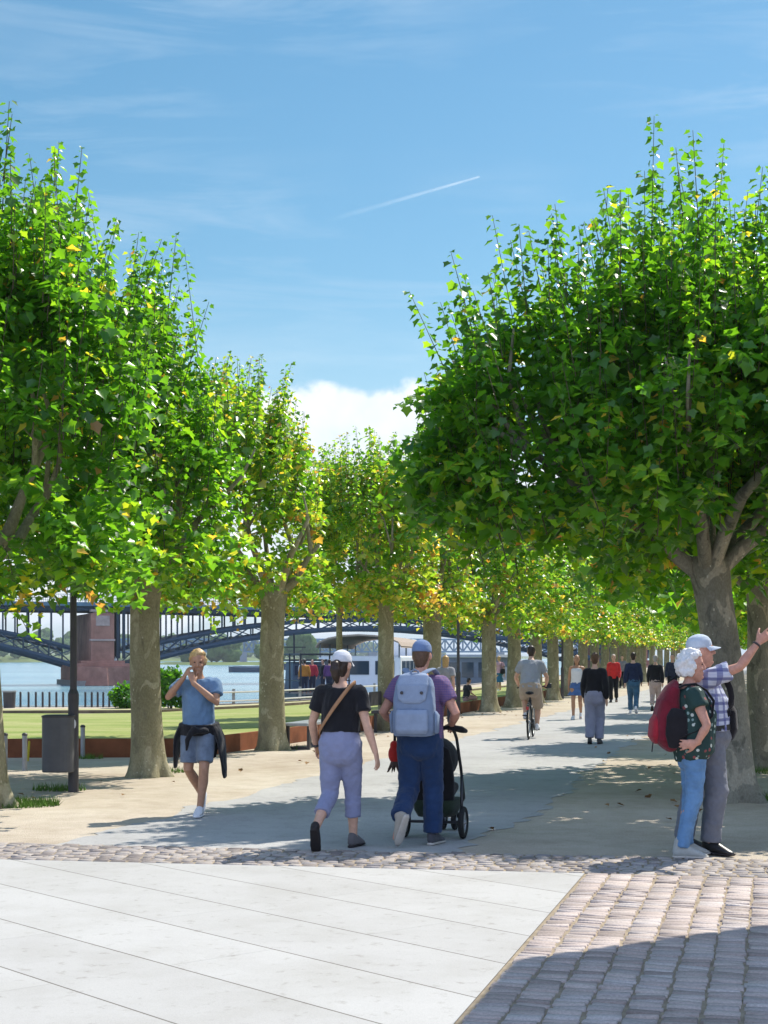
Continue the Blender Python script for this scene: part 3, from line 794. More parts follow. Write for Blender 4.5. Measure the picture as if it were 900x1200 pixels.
def leaf_mat(name, stops, trans, edge=.0):
    m = NT(name); a = m.n('Attribute', _attribute_name='tint'); r = m.ramp(stops); m.l(a.outputs['Fac'], r.inputs[0])
    m.l(r.outputs[0], m.b.inputs['Base Color']); m.b.inputs['Roughness'].default_value = .33; m.b.inputs['Specular IOR Level'].default_value = .65
    t = m.n('BsdfTranslucent'); tr = m.mix(1.0, r.outputs[0], trans, 'MULTIPLY'); m.l(tr, t.inputs['Color'])
    mx = m.n('MixShader'); mx.inputs[0].default_value = .5
    m.l(m.b.outputs[0], mx.inputs[1]); m.l(t.outputs[0], mx.inputs[2])
    out = [n for n in m.t.nodes if n.type == 'OUTPUT_MATERIAL'][0]; m.l(mx.outputs[0], out.inputs[0])
    return m.m
LEAF = leaf_mat('plane_leaf', [(0, (.03, .09, .012)), (.3, (.042, .135, .012)), (.55, (.075, .2, .014)), (.78, (.15, .27, .022)), (.92, (.28, .3, .04)), (.97, (.34, .24, .05)), (1, (.26, .14, .05))], (4.2, 3.6, 1.3))
LEAF_Y = leaf_mat('plane_leaf_yellowing', [(0, (.04, .12, .012)), (.3, (.06, .17, .014)), (.55, (.115, .23, .018)), (.75, (.21, .29, .032)), (.88, (.34, .31, .06)), (.96, (.38, .26, .06)), (1, (.28, .15, .05))], (3.3, 3.1, 1.2))
TWIG = mat('twig', (.1, .085, .05), .8)

LOBED = np.array([(0, 0, 0), (.36, -.03, 0), (.37, .2, 0), (.56, .45, 0), (.29, .58, 0), (0, .95, 0), (-.29, .58, 0), (-.56, .45, 0), (-.37, .2, 0), (-.36, -.03, 0)], float)
SIMPLE = np.array([(0, 0, 0), (.5, .38, 0), (0, 1, 0), (-.5, .38, 0)], float)
def leaves_np(base, dirs, nrm, size, simple):
    T = SIMPLE if simple else LOBED
    L = dirs / np.linalg.norm(dirs, axis=1)[:, None]
    Nn = nrm - L * (nrm * L).sum(1)[:, None]; Nn /= np.maximum(np.linalg.norm(Nn, axis=1), 1e-6)[:, None]
    Wd = np.cross(L, Nn)
    x = T[:, 0][None, :, None] * size[:, None, None]; y = T[:, 1][None, :, None] * size[:, None, None]
    z = (.28 * np.abs(T[:, 0]) - .22 * T[:, 1] ** 2)[None, :, None] * size[:, None, None]
    P = base[:, None, :] + Wd[:, None, :] * x + L[:, None, :] * y + Nn[:, None, :] * z
    return P.reshape(-1, 3), len(T)

def make_crown(name, seed, Rx, Ry, bot, topz, cx=0, cy=0, drop=1.6, nsh=300, lsize=.2, simple=False, twigs=True, lean=.25, fill=.35, yellow=.0, lobe=0.0, profile=None, dexp=2.8, botup=0.0, gap=-.13):
    """leafy shoots spread through a flat-bottomed dome: upright at the top, drooping at the skirt"""
    rng = np.random.default_rng(seed); py = random.Random(seed)
    base = []; dirs = []; nrm = []; size = []; tint = []; tw = []
    def top_at(rr, a):
        return topz - drop * rr ** dexp + lobe * math.sin(3 * a + seed) * rr
    bot0 = bot
    for i in range(nsh):
        a = py.uniform(0, 2 * math.pi); bot = bot0
        kind = py.random()
        if kind < .42:      # upright shoot
            rr = math.sqrt(py.random()) * .98; ln = py.uniform(.7, 1.9) * (topz - bot) / 5.0
            tip = top_at(rr, a) + (py.uniform(-1.0, -.05) if py.random() < .72 else py.uniform(0, .75)) * (topz - bot) / 5
            if py.random() < .1: tip += py.uniform(.2, .55); ln += .4
            d = Vector((math.cos(a) * lean * rr + py.gauss(0, .1), math.sin(a) * lean * rr + py.gauss(0, .1), 1)).normalized()
            x, y = cx + Rx * rr * math.cos(a), cy + Ry * rr * math.sin(a); p0 = Vector((x, y, tip)) - d * ln; sag = 0
        elif kind < .42 + .38:   # outward shoot on the shell
            rr = py.uniform(.62, 1.0); bot = bot0 + botup * rr; zt = top_at(rr, a); z = bot + .35 + (zt - bot - .5) * py.random(); ln = py.uniform(.5, 1.1)
            d = Vector((math.cos(a) + py.gauss(0, .3), math.sin(a) + py.gauss(0, .3), py.uniform(-.25, .75))).normalized()
            p0 = Vector((cx + Rx * rr * math.cos(a), cy + Ry * rr * math.sin(a), z)) - d * ln * .7; sag = .25
        else:               # skirt
            rr = math.sqrt(py.random()); bot = bot0 + botup * rr; z = bot + py.uniform(.1, .75) + .25 * mnoise.noise(Vector((math.cos(a) * rr * 3, math.sin(a) * rr * 3, seed))); ln = py.uniform(.4, .9)
            d = Vector((math.cos(a) + py.gauss(0, .5), math.sin(a) + py.gauss(0, .5), py.uniform(-.55, .15))).normalized()
            p0 = Vector((cx + Rx * rr * math.cos(a), cy + Ry * rr * math.sin(a), z)) - d * ln * .5; sag = .35
        cl = mnoise.noise(Vector((p0.x * 1.15, p0.y * 1.15, p0.z * 1.15 + seed * 3.1)))
        if cl < (gap if kind >= .42 else gap - .1): continue
        nl = max(4, int(ln / .034))
        pts = []; th = py.uniform(0, 6.28); ysh = py.gauss(0, .13)
        for k in range(nl + 1):
            t = k / nl; p = p0 + d * (ln * t) - Vector((0, 0, 1)) * (sag * ln * t * t); pts.append(p)
            if t < .08: continue
            th += 2.4 + py.gauss(0, .3)
            side = Vector((math.cos(th), math.sin(th), 0)); side = (side - d * side.dot(d))
            if side.length < .1: continue
            side.normalize()
            sz = lsize * py.choice((.5, .7, .8, .9, 1, 1.1)) * py.uniform(.85, 1.1) * (1.08 - .55 * t if kind < .42 else 1.05 - .3 * t)
            b = p + side * sz * .45 + Vector((0, 0, -.04 * sz))
            ld = side + Vector((py.gauss(0, .35), py.gauss(0, .35), py.gauss(-.35, .35)))
            nn = Vector((py.gauss(0, .42), py.gauss(0, .42), 1)) + side * .25
            base.append(b); dirs.append(ld); nrm.append(nn); size.append(sz)
            low = max(0, 1 - (p.z - bot) / 1.6)
            tt = .38 + ysh + py.gauss(0, .16) + .11 * low + yellow
            if py.random() < .012 + .02 * low: tt = py.uniform(.9, 1)
            tint.append(min(1, max(0, tt)))
        if twigs and (kind < .42 or py.random() < .3): tw.append(pts[::3] + [pts[-1]])
    P, nv = leaves_np(np.array(base), np.array(dirs), np.array(nrm), np.array(size), simple)
    n = len(base); me = bpy.data.meshes.new(name)
    if simple: tmpl = [[0, 1, 2], [0, 2, 3]]
    else: tmpl = [[0, 1, 2, 3, 4, 5], [0, 5, 6, 7, 8, 9]]
    tl = np.array(tmpl); w_ = tl.shape[1]; nf = tl.shape[0]
    loops = (np.arange(n)[:, None, None] * nv + tl[None]).reshape(-1)
    V = P; starts = np.arange(n * nf) * w_; tots = np.full(n * nf, w_); tn = np.repeat(np.array(tint), nf); mi = np.zeros(n * nf, int)
    if tw:
        tv = []; tf = []; off = len(V)
        for pts in tw:
            b = off + len(tv); m_ = len(pts)
            for i, p in enumerate(pts):
                r = .007 * (1 - .75 * i / (m_ - 1)) + .0015
                for k in range(3): tv.append((p.x + r * math.cos(2.094 * k), p.y + r * math.sin(2.094 * k), p.z))
            for i in range(m_ - 1):
                for k in range(3): tf.append((b + i * 3 + k, b + i * 3 + (k + 1) % 3, b + i * 3 + 3 + (k + 1) % 3, b + i * 3 + 3 + k))
        V = np.vstack([V, np.array(tv)]); tl2 = np.array(tf).reshape(-1)
        starts = np.concatenate([starts, len(loops) + np.arange(len(tf)) * 4]); tots = np.concatenate([tots, np.full(len(tf), 4)])
        loops = np.concatenate([loops, tl2]); tn = np.concatenate([tn, np.zeros(len(tf))]); mi = np.concatenate([mi, np.ones(len(tf), int)])
    me.vertices.add(len(V)); me.vertices.foreach_set('co', V.reshape(-1).astype(np.float32))
    me.loops.add(len(loops)); me.loops.foreach_set('vertex_index', loops.astype(np.int32))
    me.polygons.add(len(starts)); me.polygons.foreach_set('loop_start', starts.astype(np.int32)); me.polygons.foreach_set('material_index', mi.astype(np.int32))
    me.update(calc_edges=True); me.validate()
    at = me.attributes.new('tint', 'FLOAT', 'FACE'); at.data.foreach_set('value', tn.astype(np.float32))
    return me

def make_trunk(seed, H, rb, rt, tilt=(0, 0), flare=1.6, limbs=6, reach=1.2, rise=1.3, cx=0, cy=0, knob=1.2, lift=0.0):
    py = random.Random(seed); n = 22; seg = 28; vs = []; fs = []
    for i in range(n + 1):
        t = i / n; z = -.05 + (H + .05) * t
        r = rb + (rt - rb) * t; r *= 1 + (flare - 1) * math.exp(-t * 13) + (knob - 1) * math.exp(-((t - .97) / .09) ** 2)
        for k in range(seg):
            a = 2 * math.pi * k / seg
            rr = r * (1 + .27 * math.exp(-t * 14) * math.sin(5 * a + seed) + .1 * math.exp(-t * 20) * math.sin(9 * a + 2 * seed) + .05 * mnoise.noise(Vector((math.cos(a) * 1.3, math.sin(a) * 1.3, z * 1.4 + seed))) + .02 * mnoise.noise(Vector((math.cos(a) * 5, math.sin(a) * 5, z * 6 + seed))))
            ox = tilt[0] * t + .03 * math.sin(t * 4 + seed); oy = tilt[1] * t
            vs.append((ox + rr * math.cos(a), oy + rr * math.sin(a), z))
    for i in range(n):
        for k in range(seg): fs.append((i * seg + k, i * seg + (k + 1) % seg, (i + 1) * seg + (k + 1) % seg, (i + 1) * seg + k))
    fs.append(tuple(n * seg + k for k in range(seg)))
    trunk = Geo(); trunk.add(vs, fs)
    head = Vector((tilt[0] + .03 * math.sin(4 + seed), tilt[1], H - .12)); br = []
    for k in range(limbs):
        a = 2 * math.pi * (k + py.uniform(-.25, .25)) / limbs + seed
        ex = cx + reach * math.cos(a) * py.uniform(.75, 1.1); ey = cy + reach * math.sin(a) * py.uniform(.75, 1.1)
        mid = head + Vector((ex * .45, ey * .45, py.uniform(.15, .4) + lift)); end = Vector((head.x + ex, head.y + ey, head.z + py.uniform(.5, 1.0) * rise))
        r0 = rt * py.uniform(.34, .48)
        g = Geo(); g.loft([head - Vector((0, 0, .15)), head.lerp(mid, .5) + Vector((0, 0, -.02)), mid, mid.lerp(end, .5) + Vector((0, 0, .05)), end], [r0 * 1.2, r0 * 1.05, r0 * .85, r0 * .6, r0 * .4], 10)
        for q in range(2):
            b2 = end + Vector((py.gauss(0, .3), py.gauss(0, .3), py.uniform(.5, 1.1)))
            g.loft([mid.lerp(end, .7), end.lerp(b2, .5) + Vector((py.gauss(0, .05), 0, 0)), b2], [r0 * .45, r0 * .35, r0 * .16], 7)
        br.append(g)
    return trunk, br

TREES = {}
def plane_tree(label, pos, group, trunk_kw, crown_kw, bark=BARK_G, leaf=LEAF, rz=0.0, key=None):
    t = thing('plane_tree', label, 'tree', pos, rz, group)
    if key in TREES:
        tm, bms, cm = TREES[key]
    else:
        tr, br = make_trunk(**trunk_kw); tm = tr.mesh('trunk'); bms = [b.mesh('limb') for b in br]; cm = make_crown('crown', **crown_kw)
        for me in [tm] + bms: me.materials.append(bark); me.shade_smooth()
        cm.materials.append(leaf); cm.materials.append(TWIG)
        if key: TREES[key] = (tm, bms, cm)
    tro = link('trunk', tm, None, t)
    for b in bms: link('limb', b, None, tro)
    link('crown', cm, None, t)
    return t

GL, GR = 'plane trees in the row along the river lawn', 'plane trees in the row on the land side'
# river-side row, from the camera into the distance: foot pixel in the photograph
plane_tree('tall plane tree cut off by the left edge, right behind the grass tuft', G(-24, 946), GL,
           dict(seed=1, H=2.75, rb=.24, rt=.2, reach=1.0), dict(seed=11, Rx=2.1, Ry=2.0, bot=2.35, topz=7.0, cx=-.15, drop=1.9, nsh=1000, lsize=.16), rz=0)
plane_tree('olive barked plane tree next to the grey litter bin', G(172, 910), GL,
           dict(seed=2, H=2.75, rb=.215, rt=.195, flare=1.5, reach=1.0), dict(seed=12, Rx=2.05, Ry=2.1, bot=2.5, topz=7.0, cx=-.75, drop=2.4, dexp=2.4, nsh=1150, lsize=.158, yellow=.04), leaf=LEAF)
plane_tree('plane tree with sunlit right bark edge beside the steel bench', G(320, 879), GL,
           dict(seed=3, H=2.8, rb=.23, rt=.2, flare=1.35, reach=.9), dict(seed=13, Rx=1.75, Ry=1.9, bot=2.5, topz=6.35, cx=-.85, drop=1.1, nsh=780, lsize=.155, yellow=.16), leaf=LEAF_Y)
plane_tree('leaning plane tree between the woman in black and the man with backpack', G(456, 856), GL,
           dict(seed=4, H=3.1, rb=.2, rt=.16, tilt=(-.12, 0), flare=1.3, reach=.9), dict(seed=14, Rx=1.7, Ry=1.9, bot=2.75, topz=6.25, cx=-.5, drop=1.2, nsh=700, lsize=.155, yellow=.2), leaf=LEAF_Y)
plane_tree('plane tree whose trunk rises straight behind the blue cap', G(505, 847), GL,
           dict(seed=5, H=3.0, rb=.24, rt=.22, flare=1.3, reach=.9), dict(seed=15, Rx=1.5, Ry=1.8, bot=2.6, topz=6.0, cx=-.3, drop=1.2, nsh=640, lsize=.155, yellow=.17), leaf=LEAF_Y)
far_kw = [dict(seed=20 + i, H=2.9, rb=.23, rt=.2, flare=1.4, reach=.9) for i in range(3)]
far_cr = [dict(seed=30 + i, Rx=1.75, Ry=1.9, bot=2.5, topz=5.9 + .2 * i, drop=1.2, nsh=440, lsize=.19, simple=True, twigs=False, yellow=.12) for i in range(3)]
LBL_F = ['plane tree beside the child on the orange edging', 'thick footed plane tree left of the cyclist', 'plane tree directly behind the cyclist', 'plane tree with a leaning trunk right of the cyclist']
fp = [(573, 834), (602, 829), (628, 824), (648, 820.5)]
rnd = random.Random(77)
for i, (px, py_) in enumerate(fp):
    plane_tree(LBL_F[i], G(px, py_), GL, far_kw[i % 3], far_cr[i % 3], leaf=LEAF_Y, rz=rnd.uniform(0, 6.28), key='far%d' % (i % 3))
d_ = 63.5; k = 0
while d_ < 190:
    kk = EYE * F_PX / d_; p = AT(905 - 5.2 * kk, d_)
    plane_tree('distant plane tree in the far end of the river row', p, GL, far_kw[k % 3], far_cr[k % 3], rz=rnd.uniform(0, 6.28), key=('far%d' % (k % 3)))
    d_ += 4.6 if d_ < 100 else 7.5; k += 1
# land-side row
plane_tree('biggest plane tree with broad dark crown behind the pointing man', G(862, 938), GR,
           dict(seed=6, H=2.75, rb=.235, rt=.2, tilt=(-.3, 0), flare=1.75, limbs=8, reach=2.1, rise=1.7, lift=.35, cx=-.3, knob=1.15),
           dict(seed=41, Rx=3.6, Ry=2.7, cy=.3, bot=2.35, topz=6.95, cx=-.2, drop=2.2, dexp=1.4, botup=.85, gap=-.06, nsh=3000, lsize=.168, lean=.3), bark=BARK_R)
LBL_R = ['second plane tree of the land row, dim trunk just right of the biggest one', 'third plane tree of the land row, narrow trunk by the right edge']
nk = [dict(seed=50 + i, H=2.8, rb=.19, rt=.165, flare=1.5, reach=1.4) for i in range(2)]
nc = [dict(seed=60 + i, Rx=2.5, Ry=2.6, bot=2.5, topz=6.9, drop=1.7, nsh=650, lsize=.23, simple=True, twigs=False) for i in range(2)]
for i, (px, py_) in enumerate([(890, 902), (899, 868)]):
    plane_tree(LBL_R[i], G(px, py_), GR, nk[i], nc[i], bark=BARK_R, rz=1.3 + i, key='right%d' % i)
d_ = 37.0; k = 0
while d_ < 190:
    kk = EYE * F_PX / d_; p = AT(905 - .15 * kk, d_)
    plane_tree('distant plane tree in the far end of the land row', p, GR, nk[k % 2], nc[k % 2], bark=BARK_R, rz=rnd.uniform(0, 6.28), key='right%d' % (k % 2))
    d_ += 7.0 if d_ < 90 else 10; k += 1
# ------------------------------------------------------------------ the bridge
STEEL = mat('bridge_steel', (.032, .06, .095), .55, .4, .25, .5)
STEEL_D = mat('bridge_steel_dark', (.022, .042, .066), .6, .3, .25, .5)
SAND = mat('pink_sandstone', (.36, .17, .125), .9, .15, .3, .5, .5, 3)
SAND_L = mat('pale_sandstone', (.42, .3, .26), .9, .15, .3, .6, .5, 3)
DECK_M = mat('bridge_deck', (.10, .16, .21), .7, .3, .2, .3)
MAST = mat('grey_mast', (.16, .18, .2), .5, .4)
e = Vector((.94, .34, 0)).normalized(); pr_ = Vector((-e.y, e.x, 0))
P0 = Vector((-41.2, 224, 0)); SPAN = 79.0; WID = 13.0
bridge = thing('arch_bridge', 'blue steel arch bridge over the river on a pink stone pier', 'bridge', P0)
def BP(x, y, z): return e * x + pr_ * y + Vector((0, 0, z))
def top_z(x): return 9.75 - .0125 * max(0, x)
EROT = math.atan2(e.y, e.x)
def ebox(g, x, y, z, sx, sy, sz, mi=0):
    c = BP(x, y, z); g.box(c, (sx, sy, sz), EROT, mi)
g = Geo()
x = -110.0
while x < SPAN * 1.6:
    ebox(g, x + 2.5, WID / 2, top_z(x + 2.5) - .45, 5.0, WID + 1.6, .55); x += 5.0
g.obj('deck', DECK_M, bridge)
for yy in (.1, WID - .1):          # fascia girders below the deck
    g = Geo(); x = -110.0
    while x < SPAN * 1.6:
        for y in (yy,): ebox(g, x + 2.5, y, top_z(x + 2.5) - 1.05, 5.0, .35, .68)
        x += 5.0
    g.obj('girder', STEEL_D, bridge)
for y in (-.6, WID + .6):
    g = Geo(); x = -110.0
    while x < SPAN * 1.6:
        z = top_z(x)
        ebox(g, x, y, z + .42, .09, .09, 1.1)
        ebox(g, x + 1.25, y, z + .95, 2.5, .07, .08); ebox(g, x + 1.25, y, z + .1, 2.5, .05, .06)
        for q in range(1, 8): ebox(g, x + q * .3125, y, z + .5, .035, .035, .9)
        x += 2.5
    g.obj('railing', MAST, bridge)
def arch(x0, x1, nm):
    """two lattice ribs between springings at x0 and x1"""
    L = x1 - x0; zs, zc = 1.3, top_z((x0 + x1) / 2) - 2.1
    lo = lambda t: zs - .9 + (zc - .95 - (zs - .9)) * (1 - (2 * t - 1) ** 2)
    up = lambda t: zs + 1.5 + (zc + .55 - (zs + 1.5)) * (1 - (2 * t - 1) ** 2)
    n = 22
    for y in (.4, WID - .4):
        g = Geo(); a = [BP(x0 + L * i / n, y, lo(i / n)) for i in range(n + 1)]; b = [BP(x0 + L * i / n, y, up(i / n)) for i in range(n + 1)]
        g.loft(a, [(.26, .38)] * (n + 1), 4, False, ref=pr_, power=6); g.loft(b, [(.26, .34)] * (n + 1), 4, False, ref=pr_, power=6)
        for i in range(n):
            g.loft([a[i], b[i]], [.12, .12], 4, False)
            g.loft([a[i], b[i + 1]], [.1, .1], 4, False); g.loft([b[i], a[i + 1]], [.1, .1], 4, False)
        g.loft([a[n], b[n]], [.12, .12], 4, False)
        g.obj('arch_rib', STEEL, bridge)
    k = 0; x = x0 + 1.6
    while x < x1 - 1:
        t = (x - x0) / L; zt = top_z(x) - 1.35
        if zt - up(t) > .5:
            for y in (.4, WID - .4):
                g = Geo(); h = zt - up(t); ebox(g, x, y, up(t) + h / 2, .22, .25, h + .1)
                g.obj('post', STEEL_D, bridge)
        x += 1.7
    g = Geo()
    for i in range(1, n):                       # wind bracing between the ribs
        t = i / n; g.loft([BP(x0 + L * t, .4, lo(t)), BP(x0 + L * t, WID - .4, lo(t))], [.13, .13], 4, False)
    g.obj('bracing', STEEL_D, bridge)
arch(4.6, 4.6 + SPAN, 'a'); arch(-4.6 - SPAN, -3.9, 'b')
def pier(x):
    g = Geo(); z1 = 7.9
    ebox(g, x, WID / 2, 3.5, 3.4, WID + 2.2, 9.0); ebox(g, x, -.55, 6.0, 2.7, 1.2, 4.4)
    g.obj('pier', SAND, bridge, bevel=.12)
    g = Geo(); ebox(g, x, -.62, 6.9, 2.0, 1.3, 1.5); ebox(g, x, -.7, 8.35, 3.5, 1.5, .35); ebox(g, x, -.7, 4.1, 3.6, 1.3, .3)
    g.obj('pier_face', SAND_L, bridge, bevel=.05)
    g = Geo(); ebox(g, x, WID / 2, -.9, 7.6, WID + 3.6, 3.2)
    c = []
    for yy, s_ in ((-1.8, -1), (WID + 1.8, 1)):
        vs = [BP(x - 3.8, yy, -2.5), BP(x + 3.8, yy, -2.5), BP(x, yy + s_ * 3.6, -2.5), BP(x - 3.8, yy, .3), BP(x + 3.8, yy, .3), BP(x, yy + s_ * 2.6, .1)]
        g.add(vs, [(0, 2, 1), (3, 4, 5), (0, 3, 5, 2), (1, 2, 5, 4), (0, 1, 4, 3)])
    ebox(g, x, WID / 2, .85, 6.4, WID + 2.6, .5)
    g.obj('plinth', SAND, bridge, bevel=.08)
    g = Geo(); ebox(g, x, WID / 2, -2.25, 8.6, WID + 5.4, .9); g.obj('footing', STONE, bridge)
    g = Geo()
    for dx in (2.4, 3.3):
        for y in (.3, 4.4, 8.6, WID - .3): ebox(g, x + dx, y, 4.9, .4, .4, 7.0)
    ebox(g, x + 2.9, WID / 2, 5, .25, WID - 3, 6.6)
    g.obj('pier_frame', STEEL_D, bridge)
pier(0.0); pier(SPAN + 9.0)
for x in (-36, -31, -4.8, -2.2, 5.5, 8.0, 30, 52):
    g = Geo(); z = top_z(x); g.loft([BP(x, 1.0, z - .2), BP(x, 1.0, z + 7.5)], [.09, .05], 8, False)
    g.loft([BP(x, 1.0, z + 7.45), BP(x, 2.6, z + 7.6)], [.05, .05], 6); g.obj('lamp_mast', MAST, bridge)
for x, c, w_ in ((24, 1, 4.3), (57, 2, 9.5), (-20, 0, 4.4)):
    cols = [(.5, .5, .5), (.06, .09, .12), (.1, .13, .2)]
    big = w_ > 6
    v = thing('bus' if big else 'car', ['dark car driving on the bridge deck right of the pier' if x < 30 else 'dark car driving on the bridge deck nearest the blue board', 'pale car driving on the bridge deck', 'long dark bus crossing the middle of the bridge'][2 if big else c], 'bus' if big else 'car', P0 + BP(x, 4.0, top_z(x) - .17), EROT)
    h = 2.6 if big else .75
    g = Geo(); g.box((0, 0, .35 + h / 2), (w_, 1.8, h))
    g.obj('body', mat('car_paint_%d' % c, cols[c], .3, .5, coat=.6), v, bevel=.15)
    if not big:
        g = Geo(); g.box((-.2, 0, 1.36), (2.4, 1.6, .55), taper=.8); g.obj('cabin', mat('car_glass', (.03, .04, .05), .1, .6), v, bevel=.08)
    for sx in (-.3, .3):
        for sy in (-.8, .8):
            g = Geo(); g.torus((0, 0, 0), .24, .1, 'X', 16, 6); g.ell((0, 0, 0), (.06, .2, .2)); g.xf(Matrix.Translation((w_ * sx, sy, .34)) @ Matrix.Rotation(R(90), 4, 'Z'))
            g.obj('wheel', mat('tyre', (.02, .02, .02), .8), v)
# blue information board on the bridge parapet
b = thing('sign_board', 'plain blue board fixed to the side of the bridge', 'sign', P0 + BP(35.5, -.75, top_z(35.5) - 1.2), EROT)
g = Geo(); g.box((0, 0, .65), (1.8, .06, 1.3)); g.obj('board', mat('sign_blue', (.01, .05, .38), .5), b)
g = Geo()
for x in (-.6, .6): g.box((x, .08, .65), (.08, .1, 1.35))
g.obj('bracket', MAST, b)

# far railway bridge, a long girder on piers
rb = thing('railway_bridge', 'far blue truss railway bridge low over the river', 'bridge', AT(350, 1250))
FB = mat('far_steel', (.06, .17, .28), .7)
ex = Vector((1, .08, 0)).normalized(); rr = math.atan2(ex.y, ex.x)
for i in range(4):
    g = Geo(); Ls = 105; x0 = -150 + i * Ls
    for z in (6.0, 16.0): g.box(ex * (x0 + Ls / 2) + Vector((0, 0, z)), (Ls - 2, 9, 1.3), rr)
    for k in range(14):
        xa, xb = x0 + 1 + (Ls - 2) * k / 14, x0 + 1 + (Ls - 2) * (k + 1) / 14
        for y in (-4, 4):
            p = Vector((0, y, 0)); a = ex * xa + p + Vector((0, 0, 6)); b_ = ex * xb + p + Vector((0, 0, 16)); c_ = ex * xa + p + Vector((0, 0, 16)); d2 = ex * xb + p + Vector((0, 0, 6))
            g.loft([a, b_], [.5, .5], 4, False); g.loft([c_, d2], [.5, .5], 4, False); g.loft([a, c_], [.45, .45], 4, False)
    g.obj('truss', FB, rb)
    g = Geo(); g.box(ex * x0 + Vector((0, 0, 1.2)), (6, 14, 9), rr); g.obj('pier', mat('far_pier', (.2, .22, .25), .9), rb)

# ------------------------------------------------------------------ far woods
def blob_tree(g, c, r, h, rnd, seed, lobes=7):
    for q in range(lobes):
        a = rnd.uniform(0, 6.28); d = r * rnd.uniform(.1, .75)
        rr_ = r * rnd.uniform(.35, .6); cz = c.z + h * rnd.uniform(.3, .78)
        g.add(*ico(Vector((c.x + d * math.cos(a), c.y + d * math.sin(a), cz)), rr_, rr_ * rnd.uniform(.8, 1.15), seed + q))
import bmesh
_bm = bmesh.new(); bmesh.ops.create_icosphere(_bm, subdivisions=3, radius=1.0)
_bm.verts.ensure_lookup_table(); ICO_V = [v.co.copy() for v in _bm.verts]; ICO_F = [tuple(v.index for v in f.verts) for f in _bm.faces]; _bm.free()
def ico(c, r, rz, seed, amp=.3):
    vs = []
    for v in ICO_V:
        k = 1 + amp * mnoise.noise(v * 2.2 + Vector((seed * 1.7, 0, 0))) + amp * .8 * mnoise.noise(v * 5.5 + Vector((seed, 9, 0)))
        vs.append((c.x + v.x * r * k, c.y + v.y * r * k, c.z + v.z * rz * k))
    return vs, ICO_F
def wood_mat(name, cols):
    m = NT(name); o = m.n('TexCoord').outputs['Object']; a = m.n('TexNoise', Scale=.22, Detail=8.0, Roughness=.75); m.l(o, a.inputs['Vector'])
    r = m.ramp([(.34, cols[0]), (.5, cols[1]), (.64, cols[2])]); m.l(a.outputs['Fac'], r.inputs[0]); m.l(r.outputs[0], m.b.inputs['Base Color']); m.b.inputs['Roughness'].default_value = .95; m.b.inputs['Specular IOR Level'].default_value = .05
    bp = m.n('Bump', Strength=1.0, Distance=1.5); m.l(a.outputs['Fac'], bp.inputs['Height']); m.l(bp.outputs[0], m.b.inputs['Normal'])
    return m.m
WOOD = wood_mat('far_wood', [(.04, .075, .025), (.08, .14, .04), (.13, .2, .06)])
rnd = random.Random(5); g = Geo()
for s_ in range(480, 2700, 13):
    for row in range(2):
        n_ = BANK + 14 + row * 26 + rnd.uniform(-6, 6); h = rnd.uniform(10, 19) + row * 7
        if row == 0 and rnd.random() < .45: h *= .45
        p = NS(n_, s_ + rnd.uniform(-5, 5), .5 + row); blob_tree(g, p, h * .5, h, rnd, s_ + row, 3 if s_ > 1300 else 4)
tag(g.obj('far_woods', WOOD, smooth=True), 'hazy dark green wood along the far river bank', 'wood', kind='stuff')
# round tree on the river island
def far_tree(label, px, d, h, r, seed, z=-1.5, group=None):
    t = thing('round_tree', label, 'tree', AT(px, d, z), 0, group); rnd = random.Random(seed); g = Geo()
    for q in range(22):
        a = rnd.uniform(0, 6.28); u = rnd.uniform(0, 1); dd = r * .72 * math.sqrt(rnd.random()); zz = h * (.25 + .55 * rnd.random())
        k = math.sqrt(max(.15, 1 - ((zz - h * .5) / (h * .5)) ** 2)); rr_ = r * rnd.uniform(.3, .45)
        g.add(*ico(Vector((dd * k * math.cos(a), dd * k * math.sin(a), zz)), rr_, rr_, seed + q))
    g.obj('crown', WOOD, t, smooth=True)
    g = Geo(); g.loft([(0, 0, -.5), (0, 0, h * .5)], [h * .04, h * .02], 8); g.obj('trunk', BARK_G, t)
far_tree('big round hazy tree on the river island under the arch', 352, 800, 16.5, 9.0, 3)
far_tree('lower hazy tree on the island left of the round one', 318, 820, 12.5, 9, 8)
far_tree('broad hazy tree on the island beside the sunlit trunk', 262, 860, 14, 10, 15)
far_tree('small hazy tree at the island tip near the blond man', 225, 860, 10, 8, 19)
g = Geo(); cI = AT(290, 850, WATER_Z)
vs = []; nI = 30
for i in range(nI):
    a = 2 * math.pi * i / nI; q = 1 + .12 * math.sin(3 * a); vs.append((cI.x + 52 * math.cos(a) * q, cI.y + 60 * math.sin(a) * q, WATER_Z - .2))
for i in range(nI):
    a = 2 * math.pi * i / nI; q = 1 + .12 * math.sin(3 * a); vs.append((cI.x + 45 * math.cos(a) * q, cI.y + 52 * math.sin(a) * q, -1.2))
g.add(vs, [(i, (i + 1) % nI, nI + (i + 1) % nI, nI + i) for i in range(nI)] + [tuple(range(nI, 2 * nI))])
tag(g.obj('island', MATS['bank_grass']), kind='structure')
# hedge of trees on the left bank beyond (behind the promenade, far right side)
g = Geo(); rnd = random.Random(8)
for s_ in range(10, 330, 7):
    n_ = -17 - rnd.uniform(0, 5); h = rnd.uniform(4.5, 7.5); blob_tree(g, NS(n_, s_, 0), h * .5, h, rnd, s_, 4)
tag(g.obj('shrubbery', wood_mat('near_shrub', [(.025, .05, .015), (.05, .1, .02), (.09, .15, .04)]), smooth=True), 'dark shrub belt behind the land side tree row', 'shrubbery', kind='stuff')

